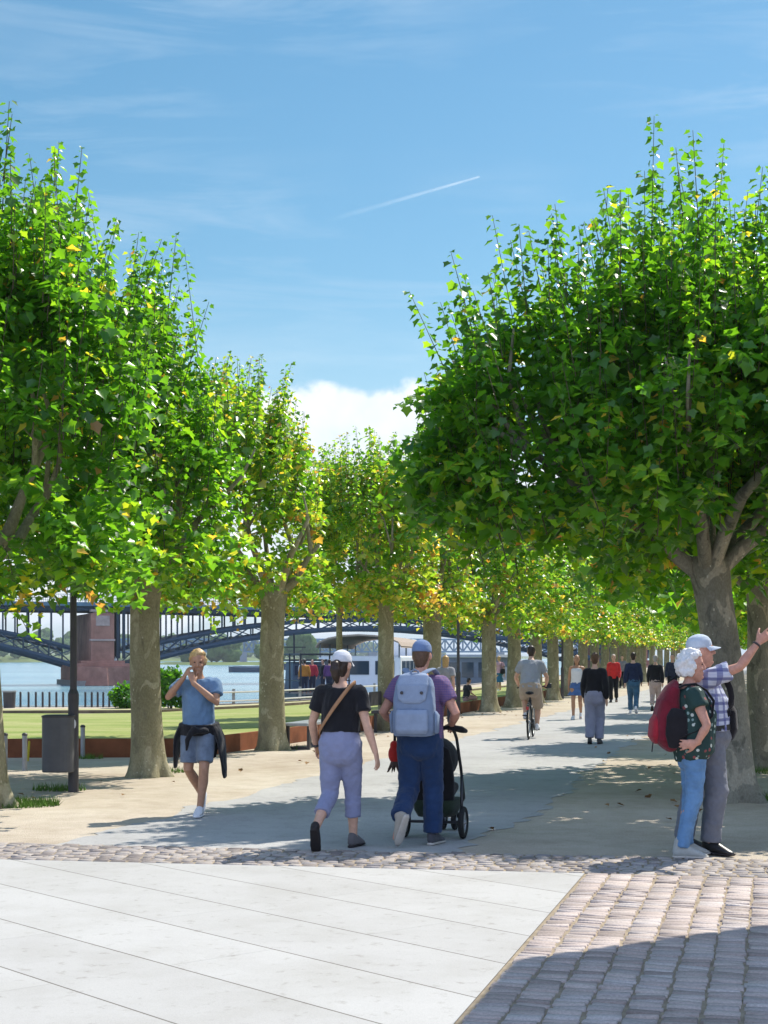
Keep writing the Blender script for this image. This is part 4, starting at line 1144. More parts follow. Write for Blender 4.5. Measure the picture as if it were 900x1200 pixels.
# ------------------------------------------------------------------ boats
WHITE = mat('white_hull', (.72, .73, .74), .35, .5, .06, 1.5)
DARKH = mat('dark_hull', (.03, .035, .045), .5, .4, .2, 1)
GLASS = mat('boat_glass', (.03, .05, .07), .08, .6)
TAN = mat('tan_awning', (.36, .29, .23), .85, .1, .1, 3)
def hull(L, B, z0, z1, sheer=.35, bow=.28):
    g = Geo(); n = 18; vs = []; fs = []
    for i in range(n + 1):
        t = i / n; y = -L / 2 + L * t
        k = 1.0 if t < 1 - bow else math.sqrt(max(0.0, 1 - ((t - (1 - bow)) / bow) ** 2))
        k = max(k, .03) * (1 if t > .06 else .85)
        zt = z1 + sheer * max(0, (t - .6) / .4) ** 2
        for x, z in ((-B / 2 * k, zt), (-B / 2 * k * .86, z0), (B / 2 * k * .86, z0), (B / 2 * k, zt)): vs.append((x, y, z))
    for i in range(n):
        for q in range(4): fs.append((i * 4 + q, i * 4 + (q + 1) % 4, (i + 1) * 4 + (q + 1) % 4, (i + 1) * 4 + q))
    fs += [(0, 1, 2, 3), tuple(n * 4 + q for q in (3, 2, 1, 0))]
    return g.add(vs, [f[::-1] for f in fs])
def boat(name, label, pos, rz):
    p = Vector(pos); p.z = 0; return thing(name, label, 'boat', p, rz)
RIV = math.atan2(-U.x, U.y)       # bow pointing along the river
# white passenger ship with awning
s = boat('passenger_ship', 'white passenger ship with tan awning moored behind the woman in black', AT(450, 108), RIV + .12)
hull(30, 6, -2.9, -.2).obj('hull', WHITE, s)
g = Geo(); g.box((0, -1, .75), (5.2, 22, 1.9)); g.obj('cabin', WHITE, s, bevel=.1)
for k in range(9):
    for sx in (-1, 1):
        g = Geo(); g.box((sx * 2.62, -10.5 + k * 2.3, .95), (.05, 1.7, .85)); g.obj('window', GLASS, s)
for sx in (-1.6, 0, 1.6):
    g = Geo(); g.box((sx, -12.02, .95), (1.2, .05, .85)); g.obj('window', GLASS, s)
g = Geo(); n = 8
for i in range(n):
    a0, a1 = math.pi * i / n, math.pi * (i + 1) / n
    x0, x1 = -2.7 * math.cos(a0), -2.7 * math.cos(a1); z0, z1 = 2.3 + .75 * math.sin(a0), 2.3 + .75 * math.sin(a1)
    g.add([(x0, -12.6, z0), (x1, -12.6, z1), (x1, 4, z1), (x0, 4, z0), (x0, -12.6, z0 - .1), (x1, -12.6, z1 - .1), (x1, 4, z1 - .1), (x0, 4, z0 - .1)], [(0, 1, 2, 3), (7, 6, 5, 4), (0, 4, 5, 1), (2, 6, 7, 3)])
g.obj('awning', TAN, s)
for k in range(5):
    for sx in (-2.5, 2.5):
        g = Geo(); g.tube([(sx, -12 + k * 3.8, 1.6), (sx, -12 + k * 3.8, 2.45)], .05, 6); g.obj('awning_post', MAST, s)
g = Geo(); g.box((0, 8.6, 2.2), (3, 2.6, 1.5), taper=.85); g.obj('wheelhouse', WHITE, s, bevel=.08)
# grey houseboat
s = boat('house_boat', 'low grey floating house with dark shuttered windows by the quay', AT(563, 128), RIV)
hull(14, 5, -2.9, -.6, .1, .1).obj('hull', mat('grey_hull', (.25, .27, .3), .6), s)
g = Geo(); g.box((0, 0, .5), (4.4, 11, 2.2)); g.obj('cabin', mat('house_wall', (.16, .19, .23), .7, .2, .2, 2), s)
g = Geo(); g.box((0, 0, 1.72), (5.0, 11.8, .2)); g.obj('roof', mat('house_roof', (.3, .33, .37), .7), s)
for k in range(3):
    g = Geo(); g.box((-1.35 + k * 1.35, -5.53, .6), (.95, .05, 1.2)); g.obj('window', GLASS, s)
for k in range(5):
    g = Geo(); g.box((-2.23, -4.4 + k * 2.1, .6), (.05, 1.3, 1.1)); g.obj('window', GLASS, s)
# dark working boat with people aboard
WB = AT(362, 80); s = boat('work_boat', 'dark open work boat crowded with people by the river steps', WB, RIV + .5)
s.scale = (.72, .72, .8)
hull(15, 4.2, -2.9, -.25, .5).obj('hull', DARKH, s)
g = Geo(); g.box((.3, 3.2, .75), (2.4, 3.0, 1.9), taper=.93); g.obj('wheelhouse', mat('boat_blue_grey', (.1, .14, .19), .6), s, bevel=.06)
g = Geo(); g.box((.3, 3.2, 1.82), (2.8, 3.5, .12)); g.obj('roof', DARKH, s)
for k in range(2):
    g = Geo(); g.box((-.3 + 1.2 * k, 1.66, 1.15), (.8, .05, .6)); g.obj('window', GLASS, s)
g = Geo()
for a in ((-1.7, -5.5), (1.7, -5.5), (-1.8, -2), (1.8, -2), (-1.8, 1.2), (1.8, 1.2)): g.tube([(a[0], a[1], -.4), (a[0], a[1], 2.25)], .06, 6)
for sx in (-1.75, 1.75): g.tube([(sx, -5.6, 2.2), (sx, 1.3, 2.2)], .06, 6); g.tube([(sx, -5.6, .55), (sx, 1.3, .55)], .04, 6)
g.tube([(-1.75, -5.5, 2.2), (1.75, -5.5, 2.2)], .06, 6); g.tube([(-1.75, 1.2, 2.2), (1.75, 1.2, 2.2)], .06, 6)
g.obj('frame', DARKH, s)
g = Geo(); g.tube([(0, 5.4, 0), (0, 5.6, 3.6)], .07, 8); g.tube([(-.9, 5.55, 2.7), (.9, 5.55, 2.7)], .04, 6); g.obj('mast', DARKH, s)
# small barge out on the river
s = boat('barge', 'small dark barge out on the river below the arch', AT(299, 420), R(80))
hull(15, 4, -2.9, -1.3, .4).obj('hull', mat('barge_hull', (.06, .08, .12), .6), s)
g = Geo(); g.box((0, -4.5, -.5), (3, 3.4, 1.6)); g.obj('wheelhouse', WHITE, s); g = Geo(); g.box((0, 2, -1.1), (3, 8, .5)); g.obj('hatch_cover', mat('hatch', (.2, .24, .28), .6), s)
s = boat('barge', 'long low barge lying beyond the round island tree', AT(392, 500), R(84))
hull(34, 6, -2.9, -.9, .4).obj('hull', MATS['barge_hull'], s)
g = Geo(); g.box((0, -12.5, .3), (4.4, 5, 2.6)); g.obj('wheelhouse', WHITE, s); g = Geo(); g.box((0, 4, -.6), (4.6, 20, .7)); g.obj('hatch_cover', MATS['hatch'], s)
# ------------------------------------------------------------------ street furniture
IRON = mat('dark_iron', (.055, .05, .052), .55, .4, .2, 6)
BINM = mat('bin_grey', (.085, .085, .09), .5, .4, .15, 5)
GALV = mat('galvanised', (.3, .31, .32), .42, .5, .12, 9, metal=.4)
CONC = mat('concrete', (.4, .38, .35), .85, .2, .2, 4, .4, 30)
LAMPG = mat('lamp_glass', (.55, .55, .52), .3, .5)
def lamp(label, pos, arm_dir, h=4.6, sleeve=True):
    t = thing('street_lamp', label, 'lamp', pos, arm_dir, 'street lamps among the river side trees')
    g = Geo(); g.loft([(0, 0, -.02), (0, 0, 1.06)], [.063, .063], 14, False); g.loft([(0, 0, 1.05), (0, 0, 1.18), (0, 0, 1.24)], [.066, .066, .04], 14, False); g.obj('base', IRON, t, smooth=False)
    g = Geo(); g.loft([(0, 0, 1.15), (0, 0, h)], [.042, .036], 12, False); g.obj('pole', IRON, t, smooth=False)
    g = Geo(); g.loft([(0, 0, h - .02), (0, 0, h + .06)], [.05, .03], 12); g.loft([(0, 0, 3.38), (.62, 0, 3.42)], [.025, .02], 8); g.obj('arm', IRON, t)
    g = Geo(); g.add([(.55, -.05, 3.44), (.55, .05, 3.44), (1.2, .17, 3.36), (1.2, -.17, 3.36), (.58, -.04, 3.5), (.58, .04, 3.5), (1.18, .13, 3.42), (1.18, -.13, 3.42)],
        [(0, 1, 2, 3), (7, 6, 5, 4), (0, 4, 5, 1), (1, 5, 6, 2), (2, 6, 7, 3), (3, 7, 4, 0)]); lh = g.obj('lamp_head', IRON, t, bevel=.01)
    g = Geo(); g.box((.92, 0, 3.385), (.4, .18, .02), mtx=Matrix.Rotation(R(7), 3, 'Y')); g.obj('diffuser', LAMPG, lh)
    return t
L0 = G(86, 928); lamp('dark street lamp post carrying the grey litter bin', L0, R(-6))
lamp('thin street lamp post to the right of the man with the backpack', G(537, 838), R(170)); lamp('pale thin street lamp post between cyclist and woman in blue skirt', G(659, 819), R(170))
# litter bin clamped to the lamp post
t = thing('litter_bin', 'tall dark grey litter bin clamped to the lamp post', 'bin', (L0.x - .165, L0.y - .05, .245))
g = Geo(); g.loft([(0, 0, 0), (0, 0, .02), (0, 0, .6), (0, 0, .66)], [(.185, .16), (.19, .165), (.19, .165), (.19, .165)], 26, False, power=3.2); g.obj('body', BINM, t)
g = Geo(); g.loft([(0, 0, .655), (0, 0, .675), (0, 0, .685)], [(.197, .172), (.197, .172), (.16, .14)], 26, False, power=3.2); g.obj('lid', IRON, t)
g = Geo(); g.box((.145, 0, .2), (.06, .1, .05)); g.box((.145, 0, .5), (.06, .1, .05)); g.obj('clamp', GALV, t)
# sticker patch on the sleeve of the post
t = thing('sticker', 'round white sticker on the lamp post above the bin', 'sticker', (L0.x + .02, L0.y - .068, .82))
g = Geo(); g.loft([(0, 0, 0), (0, -.004, 0)], [(.028, .055), (.028, .055)], 16, False, ref=(1, 0, 0)); g.obj('disc', mat('sticker_white', (.7, .7, .7), .5), t)
# bollards in front of the rusty edging
BG = 'slim steel bollards before the rusty edging'
for i, (px, py_, lab) in enumerate(((6, 903, 'slim grey bollard nearest the left trunk'), (29, 903, 'slim grey bollard standing beside the yellow stake'), (53, 899, 'slim grey bollard just left of the litter bin'), (97, 889, 'slim grey bollard right behind the lamp post'))):
    t = thing('bollard', lab, 'bollard', G(px, py_), 0, BG)
    g = Geo(); g.loft([(0, 0, -.02), (0, 0, .5)], [.036, .036], 14, False); g.obj('post', GALV, t)
    g = Geo(); g.loft([(0, 0, .5), (0, 0, .52), (0, 0, .54)], [.042, .042, .02], 14, False); g.obj('cap', IRON, t)
t = thing('stake', 'short yellow stake leaning beside a bollard', 'stake', G(32, 892)); g = Geo(); g.loft([(0, 0, -.05), (.03, 0, .3)], [.022, .018], 8); g.obj('shaft', mat('yellow_paint', (.55, .42, .03), .6), t)
# posts along the water
wp = None; k = 0
for px in (24, 33.5, 42, 50, 58, 66, 74, 100, 107.5, 114.5, 121, 128, 135):
    p = AT(px, 49.6); h = .46
    if wp is None:
        wp = thing('mooring_post', 'short dark post in the line along the river edge', 'post', p, 0, 'short dark posts along the river edge')
        g = Geo(); g.loft([(0, 0, -.02), (0, 0, .46)], [.036, .034], 10, False); g.obj('post', IRON, wp); g = Geo(); g.loft([(0, 0, .46), (0, 0, .5)], [.042, .02], 10, False); g.obj('cap', IRON, wp)
    else:
        c = copy_tree(wp); c.location = p
t = thing('litter_basket', 'low dark basket at the river edge far left', 'bin', AT(11, 49)); g = Geo(); g.loft([(0, 0, 0), (0, 0, .5)], [(.17, .15), (.19, .17)], 16, False, power=4); g.obj('body', IRON, t); g = Geo(); g.loft([(0, 0, .5), (0, 0, .55)], [(.21, .18), (.21, .18)], 16, False, power=4); g.obj('rim', GALV, t)
# white double rail by the landing stage
t = thing('railing', 'low white double rail along the river landing', 'railing', (0, 0, 0))
RAILM = mat('white_rail', (.62, .6, .55), .6, .3, .1, 3); pts = [Vector(p) for p in ((-6.3, 50.9, 0), (-4.0, 54.2, 0), (-2.2, 59, 0), (-.4, 64, 0), (1.2, 71, 0), (2.9, 78.6, 0))]
t.location = pts[0]
for z in (.42, .12):
    g = Geo(); g.loft([p - pts[0] + Vector((0, 0, z)) for p in pts], [(.03, .055)] * len(pts), 8, False, ref=(0, 0, 1), power=5); g.obj('rail', RAILM, t)
for a, b in zip(pts[:-1], pts[1:]):
    for f in (0, .5):
        p = a.lerp(b, f) - pts[0]; g = Geo(); g.box((p.x, p.y + .04, .26), (.1, .06, .54)); g.obj('post', GALV, t)
# steel bench beside the second trunk
bp_ = G(352, 878); t = thing('bench', 'flat steel bench on two frame legs beside the lit trunk', 'bench', bp_, RIV)
g = Geo(); g.box((0, .55, .445), (.46, 1.7, .05)); g.obj('seat', GALV, t, bevel=.01)
for y in (-.12, 1.2):
    g = Geo(); g.box((-.19, y, .21), (.05, .06, .43)); g.box((.19, y, .21), (.05, .06, .43)); g.box((0, y, .03), (.33, .06, .05)); g.obj('leg', IRON, t)
# dark bench further on, by the leaning trunk
t = thing('bench', 'dark bench in the shade by the leaning trunk', 'bench', G(452, 858), RIV)
g = Geo(); g.box((0, .5, .44), (.5, 1.6, .07)); g.obj('seat', IRON, t, bevel=.01)
g = Geo(); g.box((-.27, .5, .72), (.06, 1.6, .3)); g.obj('backrest', IRON, t, bevel=.01)
for y in (-.1, 1.1):
    g = Geo(); g.box((-.2, y, .2), (.06, .07, .42)); g.box((.2, y, .2), (.06, .07, .42)); g.obj('leg', IRON, t)
# reeds and shrub on the river edge, young trees
def leafy(label, name, cat, pos, rx, ry, h, n, ls, seed, leaf=LEAF, spiky=False, parent=None):
    t = thing(name, label, cat, pos); rng = np.random.default_rng(seed)
    u = rng.normal(size=(n, 3)); u /= np.linalg.norm(u, axis=1)[:, None]; r = rng.uniform(.25, 1, n) ** .5
    lump = 1 + .25 * np.sin(u[:, 0] * 5 + seed) * np.cos(u[:, 1] * 4)
    b = u * (r * lump)[:, None] * np.array([rx, ry, h * .5]) + np.array([0, 0, h * .5]); b[:, 2] = np.maximum(b[:, 2], .02)
    d = u * .6 + rng.normal(size=(n, 3)) * .5 + np.array([0, 0, 1.2 if spiky else 0]); nr_ = rng.normal(size=(n, 3)) * .5 + np.array([0, 0, 1.0]) + (u if spiky else 0)
    P, nv = leaves_np(b, d, nr_, rng.uniform(.7, 1.3, n) * ls, True)
    if spiky: pass
    f = (np.arange(n)[:, None, None] * 4 + np.array([[0, 1, 2], [0, 2, 3]])[None]).reshape(-1, 3)
    me = bpy.data.meshes.new('foliage'); me.from_pydata(P.tolist(), [], f.tolist()); at = me.attributes.new('tint', 'FLOAT', 'FACE'); at.data.foreach_set('value', np.repeat(np.clip(rng.normal(.25, .15, n), 0, 1), 2).astype(np.float32))
    link('foliage', me, leaf, t)
    g = Geo()
    for q in range(5):
        a = q * 1.26; g.loft([(.05 * math.cos(a), .05 * math.sin(a), -.03), (rx * .45 * math.cos(a), ry * .45 * math.sin(a), h * .6)], [.02, .008], 5)
    g.obj('stem', TWIG, t); return t
leafy('dark green shrub on the river edge left of the olive trunk', 'shrub', 'shrub', AT(148, 48.6), .55, .5, .75, 900, .12, 3)
leafy('taller spiky green shrub between the olive trunk and the blond man', 'shrub', 'shrub', AT(199, 48.2), .45, .4, 1.25, 1000, .14, 5, spiky=True)
leafy('small shrub on the river edge behind the blond man', 'shrub', 'shrub', AT(228, 48.2), .4, .4, .6, 500, .12, 6)
plane_tree('young thin stemmed tree on the lawn behind the white cap', G(399, 842, .1), 'young trees on the lawn', dict(seed=71, H=3.0, rb=.085, rt=.07, flare=1.15, limbs=4, reach=.6, rise=1, knob=1.05), dict(seed=72, Rx=1.1, Ry=1.1, bot=2.7, topz=5.6, drop=1.2, nsh=160, lsize=.19, simple=True), leaf=LEAF_Y)
# grass tufts round the tree feet
def tuft(pos, r, n, seed, hgt=.09):
    rng = random.Random(seed); vs = []; fs = []
    for i in range(n):
        a = rng.uniform(0, 6.28); d = r * math.sqrt(rng.random()); x, y = pos.x + d * math.cos(a) * 1.5, pos.y + d * math.sin(a); h = hgt * rng.uniform(.4, 1.2); b = rng.uniform(0, 6.28); q = .006
        lx, ly = rng.gauss(0, .035), rng.gauss(0, .035); k = len(vs)
        vs += [(x - q * math.cos(b), y - q * math.sin(b), 0), (x + q * math.cos(b), y + q * math.sin(b), 0), (x + lx, y + ly, h)]; fs.append((k, k + 1, k + 2))
    return vs, fs
g = Geo()
for i, (px, py_, r, n) in enumerate(((14, 944, .35, 900), (30, 943, .25, 400), (70, 926, .22, 300), (106, 889, .15, 150), (190, 905, .25, 260), (340, 878, .2, 160), (880, 938, .3, 500), (893, 905, .4, 400))):
    g.add(*tuft(G(px, py_), r, n, i))
tag(g.obj('grass', mat('grass_blade', (.1, .19, .03), .8, .15, .3, 4)), 'thin grass tufts growing round the tree feet and posts', 'grass', kind='stuff')
# dry fallen leaves
rng = np.random.default_rng(4); n = 190; b = []
rn = random.Random(6)
for i in range(n):
    if rn.random() < .62: p = NS(rn.gauss(8.2, .8), rn.uniform(13, 60))
    else: p = NS(rn.gauss(1.0, .9), rn.uniform(13.5, 50))
    b.append((p.x, p.y, .03))
P, nv = leaves_np(np.array(b), np.c_[rng.normal(size=(n, 2)), rng.normal(size=n) * .1], np.c_[rng.normal(size=(n, 2)) * .3, np.ones(n)], rng.uniform(.045, .09, n), False)
f = (np.arange(n)[:, None, None] * 10 + np.array([[0, 1, 2, 3, 4, 5], [0, 5, 6, 7, 8, 9]])[None]).reshape(-1, 6)
me = bpy.data.meshes.new('fallen_leaves'); me.from_pydata(P.tolist(), [], f.tolist())
tag(link('fallen_leaves', me, mat('dead_leaf', (.24, .14, .06), .8, .2, .4, .7)), 'dry brown leaves scattered on the gravel under the trees', 'leaves', kind='stuff')

# canopy added out of view to cast the shade on the lower right setts
ks = thing('shade_canopy', 'flat dark canopy added out of view to shade the sett paving', 'shade_caster', (0, 0, 0))
KH = 4.7; so = Vector((sd.x, sd.y, 0)) * (KH / sd.z)
A = G(600, 1130) + so; B = G(900, 1088) + so; C = G(536, 1200) + so
d1 = (B - A).normalized(); d2 = (C - A).normalized()
ks.location = A
q = [Vector((0, 0, 0)), d1 * 5.5, d1 * 5.5 + d2 * 4.2, d2 * 4.2]
g = Geo(); g.add([(p.x, p.y, KH - .18) for p in q] + [(p.x, p.y, KH) for p in q], [(3, 2, 1, 0), (4, 5, 6, 7), (0, 1, 5, 4), (1, 2, 6, 5), (2, 3, 7, 6), (3, 0, 4, 7)]); g.obj('roof', IRON, ks)
for f_ in (.12, .5, .88):          # cantilevered on three posts along its far side
    p = d1 * 5.2 + d2 * (4.2 * f_)
    g = Geo(); g.loft([(p.x, p.y, 0), (p.x, p.y, KH - .19)], [.09, .08], 12, False); g.obj('post', IRON, ks)
    a = p + Vector((0, 0, KH - .24)); b = d1 * .3 + d2 * (4.2 * f_) + Vector((0, 0, KH - .22))
    g = Geo(); g.loft([a, b], [(.05, .11), (.04, .05)], 4, False, ref=d2, power=6); g.obj('beam', IRON, ks)
# ------------------------------------------------------------------ the people, one by one
def put(o, me, name, m): 
    return link(name, me, m, o)
WALK = R(-14)
Z0 = .006
WHITE_C = cloth('white_cotton', (.68, .68, .7), .05)
SOLE_W = mat('sole_pale', (.5, .46, .4), .8, .2, .1, 20); SOLE_D = mat('sole_dark', (.035, .03, .03), .8, .2)
BLACK_C = cloth('black_cotton', (.012, .012, .015), .25)
HAIR_DB = mat('hair_dark_brown', (.03, .017, .01), .45, .4, .4, 60); HAIR_B = mat('hair_brown', (.10, .05, .025), .5, .4, .35, 60)
HAIR_Y = mat('hair_blond', (.46, .29, .12), .5, .4, .3, 60); HAIR_W = mat('hair_white', (.72, .71, .7), .6, .3, .12, 60); HAIR_G = mat('hair_grey', (.35, .33, .31), .6, .3, .2, 60)

# --- woman in black
f = Fig(fem=.8, wid=1.02, limb=1.02, head_yaw=-12, head_pitch=-4, lean=(.0, .02),
        J=dict(kneeR=(.088, .1, .5), ankR=(.085, .12, .085), toeR=(.11, .3, .03), kneeL=(-.1, .01, .475), ankL=(-.135, -.33, .205), toeL=(-.15, -.245, .038),
               elL=(-.265, .02, 1.12), wrL=(-.27, .14, .9), elR=(.25, -.05, 1.11), wrR=(.33, -.04, .86)))
wa = person('woman in black tee and white cap walking away beside the man with the backpack', G(399, 994, Z0), WALK, 1.665, f, hands=dict(R=dict(curl=.35, spread=.9, d=(.22, .05, -1)), L=dict(curl=.7)))
put(wa, f.top(hem=.10, sleeve=.62, infl=.02, seed=3, straight=.75, collar=.5, amp=.01), 't_shirt', BLACK_C)
put(wa, f.legs(top=.14, to=1.56, infl=.017, ank=.066, knee=.061, thigh=.99, seed=4, amp=.008), 'trousers', cloth('lavender_trousers', (.23, .25, .38), .1, 7))
f.shoe('L', SOLE_D, SOLE_D, wa); f.shoe('R', cloth('grey_canvas', (.13, .12, .12)), SOLE_D, wa)
put(wa, f.hairmesh('pony', seed=3), 'hair', HAIR_DB); f.cap(cloth('white_cap', (.62, .63, .66), .06), wa)
g = Geo(); g.torus((0, 0, 0), .031, .011, 'Z', 18, 6); wd_ = (f.j['wrL'] - f.j['elL']).normalized(); g.xf(Matrix.Translation(f.j['wrL'] - wd_ * .01) @ wd_.to_track_quat('Z', 'Y').to_matrix().to_4x4())
put(wa, g.mesh(), 'wrist_watch', IRON)
sb = carried('shoulder_bag', 'small tan shoulder bag worn across the woman in black', 'bag', wa)
TANL = mat('tan_leather', (.33, .17, .08), .5, .4, .15, 20)
def strap_loop(pts, wd, th, m, parent, name='strap'):
    g = Geo(); g.loft(pts, [(wd, th)] * len(pts), 8, False, ref=(0, .1, 1), power=4); o = g.obj(name, m, parent, smooth=True); return o
P = []
for i in range(25):       # slung loop from the right shoulder to the left hip, just outside the tee
    a = 2 * math.pi * i / 24; t = .5 + .5 * math.cos(a); z = 1.02 + (1.475 - 1.02) * t
    x = -.185 + (.135 + .185) * t; y = math.sin(a) * (.165 - .015 * t)
    P.append((x, y - .008, z + .01 * math.sin(a)))
strap_loop(P, .017, .005, TANL, sb)
g = Geo(); g.loft([(-.17, .15, .84), (-.17, .15, 1.02)], [(.1, .035), (.1, .03)], 14, True, power=4); g.obj('pouch', TANL, sb, smooth=True)

# --- man with backpack pushing the stroller
f = Fig(wid=1.06, limb=1.05, belly=.02, head_yaw=-3, head_pitch=-6, lean=(0, .08),
        J=dict(kneeR=(.1, .09, .5), ankR=(.105, .04, .085), toeR=(.14, .22, .03), kneeL=(-.1, .03, .47), ankL=(-.115, -.27, .25), toeL=(-.16, -.235, .07),
               elL=(-.32, -.03, 1.13), wrL=(-.235, .2, 1.02), elR=(.32, -.03, 1.13), wrR=(.235, .2, 1.02)))
mb = person('man in blue cap with grey blue backpack pushing a stroller', G(492, 990, Z0), WALK, 1.755, f, skin=SKIN_RED, hands=dict(L=dict(d=(.1, .9, -.1), pn=(.1, -.1, -1), curl=1.1, spread=.2), R=dict(d=(-.1, .9, -.1), pn=(-.1, -.1, -1), curl=1.1, spread=.2)))
def stripes_mat():
    m = NT('purple_check'); o = m.n('TexCoord').outputs['Object']; s = m.n('SeparateXYZ'); m.l(o, s.inputs[0])
    a = m.math('GREATER_THAN', m.math('SINE', m.math('MULTIPLY', s.outputs[2], 300.0)), .1); b = m.math('GREATER_THAN', m.math('SINE', m.math('MULTIPLY', s.outputs[0], 340.0)), .4)
    k = m.mix(a, (.13, .08, .2), (.22, .11, .2)); k = m.mix(m.math('MULTIPLY', b, .6), k, (.09, .08, .22)); n = m.n('TexNoise', Scale=7.0); m.l(o, n.inputs['Vector'])
    m.l(m.mix(.3, k, m.mix(n.outputs['Fac'], (.1, .06, .15), (.2, .12, .22))), m.b.inputs['Base Color']); m.b.inputs['Roughness'].default_value = .9; return m.m
put(mb, f.top(hem=-.03, sleeve=.6, infl=.022, seed=5, straight=1.0, amp=.009), 't_shirt', stripes_mat())
put(mb, f.legs(top=.09, to=1.96, infl=.019, ank=.074, knee=.073, thigh=1.02, seed=6, amp=.009), 'trousers', cloth('navy_trousers', (.016, .04, .105), .2, 6))
f.shoe('L', cloth('beige_shoe', (.38, .34, .28)), SOLE_W, mb, 1.0); f.shoe('R', cloth('dark_shoe', (.07, .07, .08)), SOLE_W, mb)
put(mb, f.hairmesh('fringe', seed=4), 'hair', HAIR_B); f.cap(cloth('blue_cap', (.15, .22, .38), .1), mb)
BPK = cloth('grey_blue_pack', (.19, .25, .36), .1, 10); BPK2 = cloth('grey_blue_pack_light', (.25, .31, .42), .1, 10)
bp2 = carried('backpack', 'grey blue square backpack on the man with the blue cap', 'backpack', mb)
def lean_y(z): return .08 * (z - .93)
g = Geo(); g.loft([(0, -.2, .95), (0, -.205, 1.0), (0, -.205, 1.2), (0, -.19, 1.36), (0, -.18, 1.43), (0, -.17, 1.45)], [(.17, .075), (.185, .09), (.18, .095), (.165, .085), (.14, .07), (.1, .05)], 24, False, power=4)
me = g.melt(.009, 3); wrinkle(me, .006, 11, seed=8); body = put(bp2, me, 'body', BPK)
g = Geo(); g.loft([(0, -.3, .97), (0, -.312, 1.0), (0, -.31, 1.13), (0, -.3, 1.165)], [(.13, .02), (.14, .03), (.14, .03), (.13, .018)], 20, False, power=4); me = g.melt(.008, 2); wrinkle(me, .004, 14, seed=2); put(bp2, me, 'pocket', BPK2)
g = Geo(); g.loft([(0, -.295, 1.22), (0, -.302, 1.25), (0, -.29, 1.37), (0, -.23, 1.45), (0, -.17, 1.462)], [(.08, .012), (.12, .014), (.14, .014), (.13, .014), (.1, .02)], 18, False, power=3); put(bp2, g.melt(.008, 2), 'flap', BPK2)
for sx in (-1, 1):
    g = Geo(); g.ell((sx * .085, -.318, 1.31), (.014, .008, .014), 10, 6); g.obj('snap_button', IRON, bp2)
    g = Geo(); g.loft([(sx * .03, -.215, 1.44), (sx * .07, -.15, 1.475), (sx * .105, -.1, 1.5), (sx * .12, -.02, 1.508), (sx * .13, .08, 1.47), (sx * .14, .15, 1.38), (sx * .16, .14, 1.22), (sx * .18, .02, 1.1), (sx * .17, -.12, 1.03)], [(.03, .01)] * 5 + [(.024, .008)] * 2 + [(.012, .005)] * 2, 8, False, ref=(1, 0, 0)); g.obj('strap', BPK, bp2, smooth=True)
    g = Geo(); g.loft([(sx * .19, -.2, .98), (sx * .195, -.205, 1.12), (sx * .185, -.2, 1.14)], [(.018, .06), (.02, .065), (.014, .05)], 12, True); g.obj('side_pocket', BPK, bp2, smooth=True)
g = Geo(); g.loft([(-.035, -.2, 1.45), (-.03, -.2, 1.49), (0, -.2, 1.505), (.03, -.2, 1.49), (.035, -.2, 1.45)], [.009] * 5, 8, False); g.obj('grab_handle', BPK, bp2)

# --- stroller
sp_ = mb.location + Vector((math.sin(-WALK), math.cos(WALK), 0)) * .46 + Vector((.015, 0, 0)); sp_.z = Z0
st = thing('stroller', 'black three wheeled stroller pushed by the man with backpack', 'stroller', sp_, WALK)
FRM = mat('stroller_frame', (.05, .05, .055), .35, .5, metal=.5); TYRE = mat('tyre', (.02, .02, .02), .8); BLK = cloth('stroller_cloth', (.012, .012, .014), .2); RIM = mat('rim_silver', (.35, .36, .37), .3, .5, metal=.6)
for x, y, r in ((-.265, .05, .145), (.265, .05, .145), (-.055, .72, .1), (.055, .72, .1)):
    g = Geo(); g.torus((x, y, r), r - .026, .026, 'X', 28, 8); wh = g.obj('wheel', TYRE, st, smooth=True)
    g = Geo(); g.torus((x, y, r), r - .055, .012, 'X', 24, 6)
    for q in range(5): a = q * 1.2566; g.tube([(x, y, r), (x, y + (r - .055) * math.cos(a), r + (r - .055) * math.sin(a))], .009, 6)
    g.ell((x, y, r), (.03, .025, .025), 10, 7); g.obj('rim', RIM, wh)
for sx in (-1, 1):
    g = Geo(); g.tube([(sx * .235, -.26, 1.0), (sx * .235, -.1, .9), (sx * .23, .12, .62), (sx * .2, .42, .33), (sx * .06, .7, .16)], .014, 10); g.obj('side_tube', FRM, st, smooth=True)
    g = Geo(); g.tube([(sx * .23, .16, .56), (sx * .245, .07, .16)], .014, 10); g.obj('rear_leg', FRM, st, smooth=True)
    g = Geo(); g.tube([(sx * .15, -.285, 1.0), (sx * .245, -.275, 1.0)], .019, 10); g.obj('grip', BLK, st, smooth=True)
g = Geo(); g.tube([(-.235, -.27, 1.0), (.235, -.27, 1.0)], .012, 10); g.obj('handle_bar', FRM, st)
g = Geo(); g.tube([(-.245, .05, .145), (.245, .05, .145)], .013, 8); g.obj('axle', FRM, st)
g = Geo(); g.loft([(0, .06, .34), (0, .04, .5), (0, .0, .66), (0, -.01, .8)], [(.185, .05), (.19, .04), (.185, .035), (.15, .03)], 16, True, power=4); g.loft([(0, .06, .4), (0, .34, .44)], [(.18, .06), (.17, .05)], 14, True, ref=(1, 0, 0), power=4); put(st, g.melt(.012, 3), 'seat', BLK)
g = Geo(); g.ell((0, .16, .7), (.195, .25, .2), 20, 12); put(st, g.melt(.012, 2), 'hood', BLK)
g = Geo(); g.loft([(0, .2, .19), (0, .2, .25), (0, .2, .34)], [(.16, .2), (.19, .24), (.2, .25)], 18, False, power=4); g.obj('basket', cloth('basket_green', (.02, .035, .02), .2), st, smooth=True)
